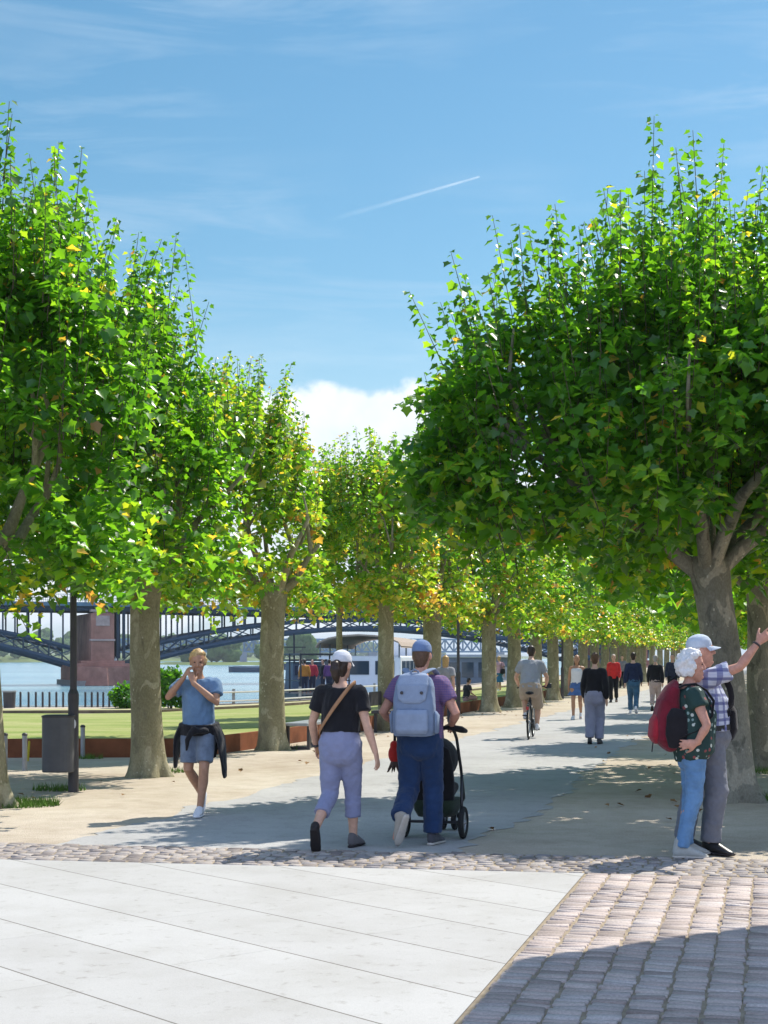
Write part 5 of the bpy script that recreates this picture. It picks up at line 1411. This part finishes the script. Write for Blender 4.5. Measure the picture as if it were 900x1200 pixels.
g = Geo(); g.loft([(.235, -.275, 1.0), (.31, -.26, .985), (.335, -.2, .97)], [.028, .03, .02], 10); g.obj('cup_holder', BLK, st, smooth=True)
# red soft toy hanging from the handle
hw = st.matrix_basis @ Vector((-.3, -.2, .66))
toy = thing('soft_toy', 'red soft toy with brown tuft dangling from the stroller handle', 'toy', hw, WALK)
g = Geo(); g.ell((0, 0, .1), (.06, .055, .085)); g.ell((0, -.01, .18), (.042, .04, .04)); put(toy, g.melt(.008, 2), 'body', cloth('toy_red', (.5, .03, .025), .15))
g = Geo()
for q in range(7):
    a = q * .9; g.loft([(.02 * math.cos(a), .02 * math.sin(a), .03), (.07 * math.cos(a), .05 * math.sin(a), -.06)], [.018, .006], 7)
put(toy, g.melt(.007, 1), 'tuft', mat('toy_brown', (.09, .06, .05), .9))
g = Geo(); g.tube([(0, 0, .2), (.0, 0, .3), (.03, -.03, .345), (.07, -.05, .345)], .013, 8); g.obj('loop', BLK, toy)

# --- blond man walking towards the camera, both hands at his mouth
f = Fig(wid=.96, limb=.97, head_yaw=12, head_pitch=-10, lean=(0, .05),
        J=dict(kneeL=(-.09, .13, .5), ankL=(-.05, .14, .085), toeL=(-.06, .32, .03), kneeR=(.1, .05, .485), ankR=(.02, -.2, .2), toeR=(.02, -.12, .045),
               elR=(.3, .13, 1.25), wrR=(.105, .2, 1.46), elL=(-.23, .14, 1.19), wrL=(-.005, .235, 1.4)))
mc = person('blond man in blue tee and denim shorts raising both hands to his face', G(233, 955, Z0), R(180) - R(8), 1.69, f, skin=SKIN_TAN, face=True,
            hands=dict(R=dict(d=(-.45, -.1, .9), pn=(-.7, -.5, -.3), curl=.8, spread=.3), L=dict(d=(.3, -.1, .95), pn=(.5, -.7, 0), curl=.9, spread=.3)))
put(mc, f.top(hem=-.01, sleeve=.58, infl=.02, seed=7, straight=.9, amp=.011), 't_shirt', cloth('blue_tee', (.13, .22, .34), .15, 8))
put(mc, f.legs(top=.05, to=.84, infl=.02, thigh=1.0, knee=.07, seed=8), 'shorts', cloth('denim_shorts', (.16, .2, .26), .25, 10))
for s_ in 'LR': f.shoe(s_, WHITE_C, WHITE_C, mc)
put(mc, f.hairmesh('curly', seed=6), 'hair', HAIR_Y)
g = Geo(); P_, Q_ = f.rings(-.085, .045, .062, .9); g.loft(P_, Q_, 22, False)
for sx, ln, w_ in ((-1, .52, .13), (1, .42, .11)):
    g.loft([(sx * .19, -.02, .92), (sx * .235, -.02, .8), (sx * .25, -.03, .66), (sx * .27, -.05, .92 - ln)], [(.035, .12), (.03, w_ * 1.2), (.025, w_), (.014, w_ * .5)], 14, True, ref=(1, 0, 0))
g.loft([(0, -.14, .92), (0, -.17, .78), (0, -.18, .6)], [(.17, .02), (.19, .025), (.15, .018)], 16)
g.loft([(-.12, .15, .9), (-.04, .19, .9), (.03, .19, .885), (.07, .2, .8), (.08, .19, .7)], [.03, .035, .033, .026, .018], 10); g.ell((0, .19, .9), (.045, .035, .045))
me = g.melt(.009, 3); wrinkle(me, .008, 13, seed=4); put(mc, me, 'tied_jacket', cloth('black_jacket', (.014, .013, .015), .3))

# --- white haired woman with burgundy backpack, in profile
f = Fig(fem=.9, wid=1.04, limb=.98, belly=.04, head_yaw=-12, head_pitch=2, hip_shift=(0, .06), lean=(0, -.03),
        J=dict(hipL=(-.088, .07, .9), hipR=(.088, .07, .9), kneeL=(-.09, .07, .5), kneeR=(.09, .055, .5), ankL=(-.1, .03, .085), ankR=(.09, -.05, .085), toeL=(-.13, .2, .03), toeR=(.12, .125, .03),
               elR=(.27, .12, 1.13), wrR=(.235, .045, .985), elL=(-.26, -.02, 1.12), wrL=(-.24, .12, .95)))
wd2 = person('white haired woman in dotted green top standing beside the pointing man', G(803, 1004, Z0), R(-88), 1.66, f, skin=SKIN_RED, face=True, hands=dict(R=dict(d=(-.25, -.9, -.15), pn=(-1, .2, 0), curl=.35, spread=.6)))
def dots_mat():
    m = NT('dotted_green'); o = m.n('TexCoord').outputs['Object']; v = m.n('TexVoronoi', Scale=19.0, Randomness=.75); m.l(o, v.inputs['Vector'])
    d = m.math('LESS_THAN', v.outputs['Distance'], .3); wn_ = m.n('TexWhiteNoise'); m.l(v.outputs['Color'], wn_.inputs['Vector'])
    c = m.ramp([(0, (.5, .55, .5)), (.45, (.22, .32, .3)), (.7, (.25, .07, .07)), (1, (.6, .6, .55))], 'CONSTANT'); m.l(wn_.outputs['Value'], c.inputs[0])
    m.l(m.mix(d, (.014, .045, .04), c.outputs[0]), m.b.inputs['Base Color']); m.b.inputs['Roughness'].default_value = .85; return m.m
put(wd2, f.top(hem=-.11, sleeve=.42, infl=.028, seed=9, straight=1.0, amp=.008), 'blouse', dots_mat())
put(wd2, f.legs(top=.05, to=1.98, infl=.011, ank=.056, knee=.06, thigh=.93, seed=10, amp=.009), 'jeans', cloth('light_jeans', (.13, .26, .45), .25, 5))
for s_ in 'LR': f.shoe(s_, cloth('pale_sneaker', (.42, .43, .4)), SOLE_W, wd2, ankle=True)
put(wd2, f.hairmesh('fluffy', seed=9), 'hair', HAIR_W)
bk = carried('backpack', 'burgundy and black backpack on the white haired woman', 'backpack', wd2)
bk.location = bk.location + Vector((.03, 0, 0))
BURG = cloth('burgundy', (.17, .014, .028), .25, 8); PBLK = cloth('pack_black', (.016, .015, .018), .2); PRED = cloth('pack_red', (.32, .02, .035), .2, 8)
g = Geo(); g.loft([(0, -.16, .97), (0, -.19, 1.02), (0, -.2, 1.15), (0, -.18, 1.32), (0, -.14, 1.44), (0, -.12, 1.48)], [(.13, .08), (.155, .115), (.16, .11), (.15, .09), (.12, .055), (.07, .03)], 22, True, power=3); me = g.melt(.01, 3); wrinkle(me, .006, 11, seed=3); put(bk, me, 'body', BURG)
g = Geo(); g.loft([(0, -.285, .99), (0, -.3, 1.03), (0, -.29, 1.16), (0, -.27, 1.22)], [(.09, .03), (.12, .045), (.12, .04), (.08, .02)], 18, True, power=3); put(bk, g.melt(.009, 2), 'front_pocket', PRED)
for sx in (-1, 1):
    g = Geo(); g.loft([(sx * .15, -.13, .95), (sx * .165, -.14, 1.05), (sx * .163, -.14, 1.2), (sx * .15, -.13, 1.26)], [(.02, .08), (.022, .1), (.02, .09), (.012, .06)], 14, True, power=3); put(bk, g.melt(.009, 2), 'side_pocket', PBLK)
    g = Geo(); g.loft([(sx * .06, -.13, 1.43), (sx * .1, -.06, 1.465), (sx * .115, .03, 1.475), (sx * .125, .12, 1.42), (sx * .15, .175, 1.33), (sx * .18, .15, 1.2), (sx * .2, .02, 1.08), (sx * .17, -.13, 1.02)], [(.028, .01)] * 6 + [(.014, .006)] * 2, 8, False, ref=(1, 0, 0)); g.obj('strap', PBLK, bk, smooth=True)
g = Geo(); g.tube([(.1, -.33, .98), (.105, -.34, .9)], .005, 6); g.obj('cord', PBLK, bk)

# --- man pointing
f = Fig(wid=1.04, belly=.03, head_yaw=14, head_pitch=6, limb=1.02, twist=0, lean=(0, -.15),
        J=dict(kneeL=(-.1, -.14, .5), ankL=(-.1, -.22, .085), toeL=(-.15, -.05, .03), kneeR=(.1, .05, .5), ankR=(.105, .0, .085), toeR=(.2, .155, .03),
               elR=(.2, .23, 1.5), wrR=(.16, .37, 1.69), elL=(-.25, -.08, 1.12), wrL=(-.14, -.17, .97)))
me_ = person('man in plaid shirt and pale cap pointing up to the right', G(833, 999, Z0), R(-104), 1.79, f, skin=SKIN_RED, face=True, hands=dict(R=dict(d=(-.1, .6, .55), pn=(-.9, -.2, .1), curl=1.3, spread=.1, point=True)))
def plaid_mat():
    m = NT('blue_plaid'); o = m.n('TexCoord').outputs['Object']; s = m.n('SeparateXYZ'); m.l(o, s.inputs[0])
    at = m.math('ARCTAN2', s.outputs[0], s.outputs[1]); n = m.n('TexNoise', Scale=6.0); m.l(o, n.inputs['Vector'])
    wob = m.math('MULTIPLY', m.math('SUBTRACT', n.outputs['Fac'], .5), .03)
    hz = m.math('SINE', m.math('MULTIPLY', m.math('ADD', s.outputs[2], wob), 95.0)); vt = m.math('SINE', m.math('ADD', m.math('MULTIPLY', m.math('ADD', at, wob), 15.0), 1.2))
    a = m.math('GREATER_THAN', hz, .35); b = m.math('GREATER_THAN', vt, .35); fine = m.math('GREATER_THAN', m.math('SINE', m.math('MULTIPLY', s.outputs[2], 285.0)), .6)
    k = m.mix(m.math('MULTIPLY', a, .75), (.55, .58, .68), (.05, .06, .2)); k = m.mix(m.math('MULTIPLY', b, .7), k, (.07, .08, .25)); k = m.mix(m.math('MULTIPLY', fine, .25), k, (.3, .35, .55))
    m.l(k, m.b.inputs['Base Color']); m.b.inputs['Roughness'].default_value = .85; return m.m
put(me_, f.top(hem=.05, sleeve=.75, infl=.022, seed=11, straight=1.0, amp=.009), 'plaid_shirt', plaid_mat())
put(me_, f.legs(top=.09, to=1.97, infl=.02, ank=.075, knee=.075, thigh=1.0, seed=12, amp=.008), 'trousers', cloth('grey_trousers', (.17, .18, .21), .15, 6))
g = Geo(); P_, Q_ = f.rings(.055, .095, .0265, 1.0); g.loft(P_, Q_, 26, False); put(me_, g.mesh(), 'belt', mat('belt_black', (.012, .012, .012), .45, .4))
for s_ in 'LR': f.shoe(s_, mat('black_leather', (.015, .014, .014), .4, .5), SOLE_D, me_, ankle=True)
put(me_, f.hairmesh('fringe', seed=8), 'hair', HAIR_W); f.cap(cloth('pale_blue_cap', (.5, .57, .66), .1), me_)
g = Geo(); g.torus((0, 0, 0), .03, .009, 'Z', 16, 6); wv = (f.j['wrR'] - f.j['elR']).normalized(); g.xf(Matrix.Translation(f.j['wrR'] - wv * .015) @ wv.to_track_quat('Z', 'Y').to_matrix().to_4x4()); put(me_, g.mesh(), 'wrist_watch', IRON)
sl = carried('sling_bag', 'black sling bag worn by the pointing man', 'bag', me_)
P = []
for i in range(21):
    a = 2 * math.pi * i / 20; t = .5 + .5 * math.cos(a); P.append((.02 + .1 * t + .06 * (1 - t), math.sin(a) * (.175 - .03 * t) + .005, 1.05 + (1.475 - 1.05) * t))
strap_loop(P, .026, .007, PBLK, sl)
g = Geo(); g.loft([(-.06, .155, .93), (-.06, .17, 1.0), (-.06, .165, 1.14), (-.06, .155, 1.18)], [(.1, .03), (.12, .045), (.115, .04), (.08, .025)], 16, True, power=3); put(sl, g.melt(.009, 2), 'pouch', PBLK)

# --- cyclist riding away
cy = G(622, 865, Z0); CYR = R(-10)
f = Fig(wid=1.08, pz=1.02, lean=(0, .38), head_pitch=-12, limb=1.06, hip_shift=(0, -.12),
        J=dict(hipL=(-.09, -.12, .98), hipR=(.09, -.12, .98), kneeR=(.13, .2, .62), ankR=(.12, .08, .24), toeR=(.13, .25, .2), kneeL=(-.14, .3, .82), ankL=(-.12, .12, .46), toeL=(-.13, .29, .43),
               elL=(-.31, .16, 1.2), wrL=(-.28, .39, 1.05), elR=(.31, .16, 1.2), wrR=(.28, .39, 1.05)))
mf = person('cyclist in grey tee and beige shorts riding away', cy, CYR, 1.76, f, lo=False, voxel=.01, hands=dict(L=dict(d=(.2, .9, -.2), pn=(0, -.2, -1), curl=1.2), R=dict(d=(-.2, .9, -.2), pn=(0, -.2, -1), curl=1.2)))
def twotone():
    m = NT('grey_tee'); o = m.n('TexCoord').outputs['Object']; s = m.n('SeparateXYZ'); m.l(o, s.inputs[0]); n = m.n('TexNoise', Scale=5.0); m.l(o, n.inputs['Vector'])
    k = m.mix(n.outputs['Fac'], (.24, .25, .27), (.34, .35, .37)); m.l(k, m.b.inputs['Base Color']); m.b.inputs['Roughness'].default_value = .9; return m.m
put(mf, f.top(hem=-.06, sleeve=.6, infl=.026, voxel=.012, seed=13, straight=1.0, amp=.012), 't_shirt', twotone())
put(mf, f.legs(top=.04, to=.98, infl=.03, voxel=.012, seed=14, thigh=1.1, knee=.085), 'shorts', cloth('beige_shorts', (.36, .28, .21), .12))
for s_ in 'LR': f.shoe(s_, WHITE_C, SOLE_W, mf, lo=False)
put(mf, f.hairmesh('short', .012, 3), 'hair', HAIR_DB)
bc = thing('bicycle', 'dark city bicycle ridden by the man in the grey tee', 'bicycle', cy, CYR)
for y in (-.5, .56):
    g = Geo(); g.torus((0, y, .345), .325, .02, 'X', 40, 8); wh = g.obj('wheel', TYRE, bc, smooth=True)
    g = Geo(); g.torus((0, y, .345), .3, .011, 'X', 36, 6)
    for q in range(14): a = q * math.pi / 7; g.tube([((-1) ** q * .025, y, .345), (0, y + .3 * math.cos(a), .345 + .3 * math.sin(a))], .0025, 4)
    g.ell((0, y, .345), (.045, .03, .03), 10, 7); g.obj('rim', RIM, wh)
BKM = mat('bike_frame', (.02, .022, .025), .35, .5)
g = Geo(); g.tube([(0, -.02, .29), (0, -.2, .85)], .018, 8); g.tube([(0, -.02, .29), (0, .4, .8)], .02, 8); g.tube([(0, -.15, .72), (0, .39, .85)], .016, 8)
for sx in (-.05, .05): g.tube([(sx * .6, -.02, .29), (sx, -.5, .345)], .01, 6); g.tube([(sx * .4, -.17, .76), (sx, -.5, .345)], .009, 6); g.tube([(sx, .56, .345), (sx * .8, .43, .74)], .012, 6)
g.tube([(0, .44, .72), (0, .37, .98)], .018, 8); g.obj('frame', BKM, bc, smooth=True)
g = Geo(); g.tube([(-.3, .32, .99), (-.24, .4, 1.02), (-.05, .42, 1.03), (.05, .42, 1.03), (.24, .4, 1.02), (.3, .32, .99)], .013, 8); g.obj('handlebar', BKM, bc, smooth=True)
g = Geo(); g.loft([(0, -.36, .9), (0, -.3, .905), (0, -.2, .905), (0, -.06, .9)], [(.05, .03), (.085, .035), (.06, .03), (.02, .02)], 12); g.tube([(0, -.2, .82), (0, -.21, .89)], .014, 8); g.obj('saddle', BLK, bc, smooth=True)
g = Geo()
for sx, z in ((-1, .45), (1, .17)): g.tube([(sx * .05, -.02, .29), (sx * .07, .06, z)], .011, 6); g.box((sx * .12, .08, z), (.1, .08, .025))
g.torus((.05, -.02, .29), .09, .008, 'X', 20, 5); g.obj('crank', BKM, bc)
g = Geo()
for i in range(9):
    a0 = .5 + 2.1 * i / 8; a1 = .5 + 2.1 * (i + 1) / 9
    if i < 8: g.tube([(0, -.5 - .37 * math.cos(a0), .345 + .37 * math.sin(a0)), (0, -.5 - .37 * math.cos(a1), .345 + .37 * math.sin(a1))], .022, 6)
g.obj('mudguard', BKM, bc)
g = Geo(); g.ell((0, -.83, .62), (.03, .02, .035), 10, 7); g.obj('reflector', mat('reflector_red', (.4, .01, .01), .2, .6), bc)
g = Geo(); g.tube([(.27, .34, 1.0), (.33, .36, 1.04)], .008, 6); g.loft([(.34, .35, 1.0), (.34, .37, 1.08)], [(.045, .01), (.045, .01)], 10); g.obj('hand_mirror', BKM, bc)

# --- walkers in the distance
def walker(label, px, py_, H, yaw, skin=SKIN, top=None, legs=None, shoes=None, hair=('short', HAIR_DB), step=.16, lead='R', fem=0., arms=None, wid=1.0, kw_top={}, kw_legs={}, extra=None, face=False, z=Z0):
    o_, t_ = ('R', 'L') if lead == 'R' else ('L', 'R'); sg = {'R': 1, 'L': -1}
    J = {}
    J['knee' + o_] = (sg[o_] * .085, .1 + step * .3, .5); J['ank' + o_] = (sg[o_] * .08, step, .085); J['toe' + o_] = (sg[o_] * .1, step + .18, .03)
    J['knee' + t_] = (sg[t_] * .09, .02, .485); J['ank' + t_] = (sg[t_] * .09, -step * 1.4, .085 + step * .55); J['toe' + t_] = (sg[t_] * .1, -step * 1.4 + .14, .03)
    J['el' + o_] = (sg[o_] * .215, -.1, 1.12); J['wr' + o_] = (sg[o_] * .225, -.05 - step * .4, .88); J['el' + t_] = (sg[t_] * .215, .0, 1.11); J['wr' + t_] = (sg[t_] * .22, .16, .9)
    J['shL'] = (-.162, -.005, 1.375); J['shR'] = (.162, -.005, 1.375); J.update(arms or {})
    f = Fig(wid=wid, fem=fem, J=J, lean=(0, .03))
    o = person(label, G(px, py_, z), yaw, H, f, skin=skin, lo=True, voxel=.014, face=face)
    if top: n_, m_, kw = top; put(o, f.top(voxel=.014, amp=.006, **kw), n_, m_)
    if legs: n_, m_, kw = legs; put(o, f.legs(voxel=.014, amp=.006, **kw), n_, m_)
    if shoes:
        for s_ in 'LR': f.shoe(s_, shoes, SOLE_D if shoes is not WHITE_C else WHITE_C, o, lo=True)
    if hair: put(o, f.hairmesh(hair[0], .014, len(label)), 'hair', hair[1])
    return o, f
AWAY, BACK = R(-12), R(168)
walker('man in black jumper and lavender grey trousers walking away', 697, 872, 1.7, AWAY, top=('jumper', BLACK_C, dict(hem=-.02, sleeve=1.92, infl=.02, straight=1.0)), legs=('trousers', cloth('lilac_trousers', (.26, .26, .34)), dict(top=.08, infl=.026, ank=.08, knee=.08)), shoes=IRON, hair=('short', HAIR_B), step=.05, wid=1.03)
w3, f3 = walker('woman in white top and short blue skirt walking towards the camera', 676, 843, 1.68, BACK, skin=SKIN_TAN, top=('camisole', WHITE_C, dict(hem=.05, sleeve=0, infl=.012, collar=.42)), shoes=WHITE_C, hair=('long', HAIR_B), fem=1., wid=.92, face=True)
g = Geo(); P_, Q_ = f3.rings(-.12, .09, .02); g.loft([P_[0] - Vector((0, 0, .16))] + P_, [(.265, .23)] + [(q_[0] + .03, q_[1] + .035) for q_ in Q_[:2]] + Q_[2:], 24, False); me = g.melt(.014, 2); wrinkle(me, .008, 16, (1, 1, .2), 3); put(w3, me, 'skirt', cloth('blue_skirt', (.07, .14, .32), .2))
walker('person in bright red jacket and dark trousers walking towards the camera', 719, 823, 1.72, BACK, top=('jacket', cloth('red_jacket', (.55, .03, .03), .15), dict(hem=-.06, sleeve=1.9, infl=.024, straight=1.0)), legs=('trousers', BLACK_C, dict(top=.04, infl=.02, ank=.07)), shoes=IRON, hair=('short', HAIR_G), face=True)
walker('man in navy jumper and blue jeans walking away under the trees', 742, 836, 1.75, AWAY, top=('jumper', cloth('navy_jumper', (.02, .028, .06), .2), dict(hem=-.03, sleeve=1.9, infl=.02, straight=1.0)), legs=('jeans', cloth('blue_jeans', (.05, .12, .19), .25), dict(top=.05, infl=.02, ank=.07)), shoes=WHITE_C, hair=('short', HAIR_DB), lead='L')
walker('person in black jumper and pale trousers behind the burgundy backpack', 768, 833, 1.68, AWAY, top=('jumper', cloth('black_jumper', (.013, .013, .015), .25), dict(hem=-.04, sleeve=1.9, infl=.02, straight=1.0)), legs=('trousers', cloth('pale_trousers', (.42, .32, .28)), dict(top=.05, infl=.02, ank=.065, to=1.9)), shoes=SOLE_W, hair=('short', HAIR_G))
walker('person in dark coat far down the promenade, close left of the pale cap', 788, 822, 1.72, BACK, top=('coat', cloth('dark_coat', (.03, .035, .06), .25), dict(hem=-.1, sleeve=1.9, infl=.024, straight=1.0)), legs=('trousers', BLACK_C, dict(top=.05, infl=.02)), shoes=IRON, hair=('short', HAIR_DB), lead='L')
walker('small far walker in grey between red jacket and navy jumper', 729, 806, 1.7, BACK, top=('jumper', cloth('grey_jumper', (.2, .2, .22), .2), dict(hem=-.04, sleeve=1.9, infl=.03)), legs=('trousers', BLACK_C, dict(top=.05, infl=.02)), shoes=IRON, hair=('short', HAIR_B))
w5, f5 = walker('woman in pink top and blue skirt strolling on the lawn', 585, 812, 1.66, R(20), top=('blouse', cloth('pink_top', (.5, .3, .34), .1), dict(hem=.0, sleeve=.5, infl=.03)), shoes=WHITE_C, hair=('short', HAIR_Y), fem=.8, step=.06)
g = Geo(); P_, Q_ = f5.rings(-.12, .06, .025); g.loft([P_[0] - Vector((0, 0, .3))] + P_, [(.23, .18)] + Q_, 20, False); put(w5, g.melt(.016, 2), 'skirt', cloth('teal_skirt', (.03, .13, .22), .2))
hb = carried('handbag', 'black handbag on the woman strolling on the lawn', 'bag', w5); g = Geo(); g.loft([(.1, -.17, .95), (.1, -.19, 1.12)], [(.14, .05), (.12, .04)], 12, True, power=3); g.obj('pouch', PBLK, hb, smooth=True); g = Geo(); g.tube([(.0, -.18, 1.13), (.06, -.12, 1.4), (.13, -.03, 1.53), (.2, -.1, 1.35), (.2, -.17, 1.12)], .01, 6); g.obj('strap', PBLK, hb)
walker('fair haired woman half hidden beyond the blue cap', 522, 851, 1.66, AWAY, top=('blouse', cloth('grey_blouse', (.3, .3, .33), .1), dict(hem=-.05, sleeve=.6, infl=.025)), legs=('trousers', cloth('dark_trousers', (.04, .045, .07)), dict(top=.05, infl=.018)), shoes=IRON, hair=('long', HAIR_Y), fem=.8)
# child sitting on the edging
def sitter(label, pos, yaw, H, topc, legc, hair, seat_z, skin=SKIN):
    """seat_z: height of the seat in the figure's own units (1.75 tall)"""
    pz = seat_z + .1
    f = Fig(pz=pz, lean=(0, .12), head_pitch=-18, J=dict(hipL=(-.09, .02, pz - .02), hipR=(.09, .02, pz - .02), kneeL=(-.12, .42, pz + .02), kneeR=(.12, .42, pz + .0), ankL=(-.12, .5, max(.085, pz - .4)), ankR=(.12, .46, max(.085, pz - .42)), toeL=(-.13, .67, max(.03, pz - .455)), toeR=(.13, .63, max(.03, pz - .475)),
        elL=(-.27, .06, pz + .19), elR=(.27, .06, pz + .19), wrL=(-.18, .28, pz + .1), wrR=(.18, .28, pz + .1)))
    o = person(label, pos, yaw, H, f, skin=skin, lo=True, voxel=.014)
    put(o, f.top(hem=-.04, sleeve=.6, infl=.022, voxel=.014), 't_shirt', topc); put(o, f.legs(top=.04, to=1.9 if legc[1] else .9, infl=.02, voxel=.014), 'trousers' if legc[1] else 'shorts', legc[0])
    for s_ in 'LR': f.shoe(s_, IRON, SOLE_D, o, lo=True)
    put(o, f.hairmesh('short', .014, 2), 'hair', hair); return o
cp = G(551, 831.5); cp.z = 0
sitter('child in dark tee sitting on the rusty edging near the lawn', cp + N * .12, R(-60), 1.3, cloth('charcoal_tee', (.03, .03, .035), .2), (cloth('pink_shorts', (.42, .25, .25), .1), False), HAIR_DB, .40)
bn = thing('bench', 'low bench half cut off at the right edge behind the land row', 'bench', AT(905, 29.5), R(15))
g = Geo(); g.box((0, 0, .42), (1.7, .45, .06)); g.obj('seat', mat('bench_wood', (.2, .12, .07), .7, .2, .3, 6), bn, bevel=.01)
for sx in (-.7, .7): g = Geo(); g.box((sx, 0, .2), (.07, .4, .4)); g.obj('leg', IRON, bn)
sitter('person in mint green top sitting at the right edge', AT(898, 29.6), R(60), 1.68, cloth('mint_top', (.2, .45, .38), .1), (cloth('dark_jeans', (.03, .04, .07)), True), HAIR_B, .45)

# --- people on the dark boat
shirts = [('orange jacket', (.5, .2, .04)), ('red top', (.4, .04, .06)), ('purple top', (.14, .06, .18)), ('dark blue top', (.03, .04, .1)), ('white top', (.55, .55, .55)), ('black top', (.02, .02, .022))]
for i, (nm, c) in enumerate(shirts):
    lp = s_boat = None
    x, y = [(-1.3, -4.8), (-.5, -3.6), (.5, -4.6), (1.2, -3.2), (-.9, -1.6), (.8, -1.2)][i]
    M = Matrix.Translation(WB) @ Matrix.Rotation(RIV + .5, 4, 'Z'); wp_ = M @ Vector((x * .72, y * .72, 0)); wp_.z = -.21
    f = Fig(); o = person('boat passenger in %s aboard the dark work boat' % nm, wp_, rnd.uniform(0, 6), 1.72, f, lo=True, voxel=.018, group='people aboard the work boat')
    put(o, f.top(hem=-.05, sleeve=1.9, infl=.03, voxel=.018, amp=0), 'jacket', cloth(nm.replace(' ', '_'), c)); put(o, f.legs(top=.04, infl=.02, voxel=.018, amp=0), 'trousers', MATS['dark_trousers']); put(o, f.hairmesh('short', .018, i), 'hair', HAIR_DB)
# ------------------------------------------------------------------ vapour trail high in the sky
def sky_pt(px, py_, d): return Vector(((px - 450) / F_PX * d, d, EYE + (HOR - py_) / F_PX * d))
tm = bpy.data.materials.new('vapour'); tm.use_nodes = True
nt_ = tm.node_tree; b_ = nt_.nodes['Principled BSDF']; b_.inputs['Base Color'].default_value = (.9, .9, .9, 1); b_.inputs['Roughness'].default_value = 1
tc_ = nt_.nodes.new('ShaderNodeTexCoord'); nz = nt_.nodes.new('ShaderNodeTexNoise'); nz.inputs['Scale'].default_value = .012; nz.inputs['Detail'].default_value = 4; nt_.links.new(tc_.outputs['Object'], nz.inputs['Vector'])
at_ = nt_.nodes.new('ShaderNodeAttribute'); at_.attribute_name = 'thin'; ml = nt_.nodes.new('ShaderNodeMath'); ml.operation = 'MULTIPLY'; nt_.links.new(at_.outputs['Fac'], ml.inputs[0]); nt_.links.new(nz.outputs['Fac'], ml.inputs[1]); out_ = [n for n in nt_.nodes if n.type == 'OUTPUT_MATERIAL'][0]; tl_ = nt_.nodes.new('ShaderNodeBsdfTranslucent'); tl_.inputs[0].default_value = (.95, .95, .95, 1)
tp_ = nt_.nodes.new('ShaderNodeBsdfTransparent'); m1 = nt_.nodes.new('ShaderNodeMixShader'); m2 = nt_.nodes.new('ShaderNodeMixShader'); m1.inputs[0].default_value = .7
nt_.links.new(b_.outputs[0], m1.inputs[1]); nt_.links.new(tl_.outputs[0], m1.inputs[2]); nt_.links.new(ml.outputs[0], m2.inputs[0]); nt_.links.new(tp_.outputs[0], m2.inputs[1]); nt_.links.new(m1.outputs[0], m2.inputs[2]); nt_.links.new(m2.outputs[0], out_.inputs[0])
a_, c_ = sky_pt(372, 262, 9000), sky_pt(562, 207, 9000); n = 40
g = Geo(); g.loft([a_.lerp(c_, i / n) for i in range(n + 1)], [17 - 11 * (i / n) for i in range(n + 1)], 8, False)
me = g.mesh('contrail'); th = []
for p in me.polygons:
    u = (p.center - a_).dot(c_ - a_) / (c_ - a_).length_squared; th.append(min(1, max(0, u)) ** 1.3 * .3)
q = me.attributes.new('thin', 'FLOAT', 'FACE'); q.data.foreach_set('value', th)
tag(link('contrail', me, tm, smooth=True), 'thin white vapour trail high in the blue sky', 'contrail', kind='stuff')

# ------------------------------------------------------------------ the hazy air over the river valley
hm = bpy.data.materials.new('haze_air'); hm.use_nodes = True; ht = hm.node_tree
ht.nodes.remove(ht.nodes['Principled BSDF'])
pv = ht.nodes.new('ShaderNodeVolumePrincipled'); pv.inputs['Color'].default_value = (.8, .88, .97, 1); pv.inputs['Density'].default_value = .00016; pv.inputs['Anisotropy'].default_value = .2
ht.links.new(pv.outputs[0], [n for n in ht.nodes if n.type == 'OUTPUT_MATERIAL'][0].inputs['Volume'])
g = Geo(); g.box((500, 4500, 40), (20000, 11200, 94)); o = g.obj('haze', hm); tag(o, 'pale summer haze over the river', 'haze', kind='stuff')
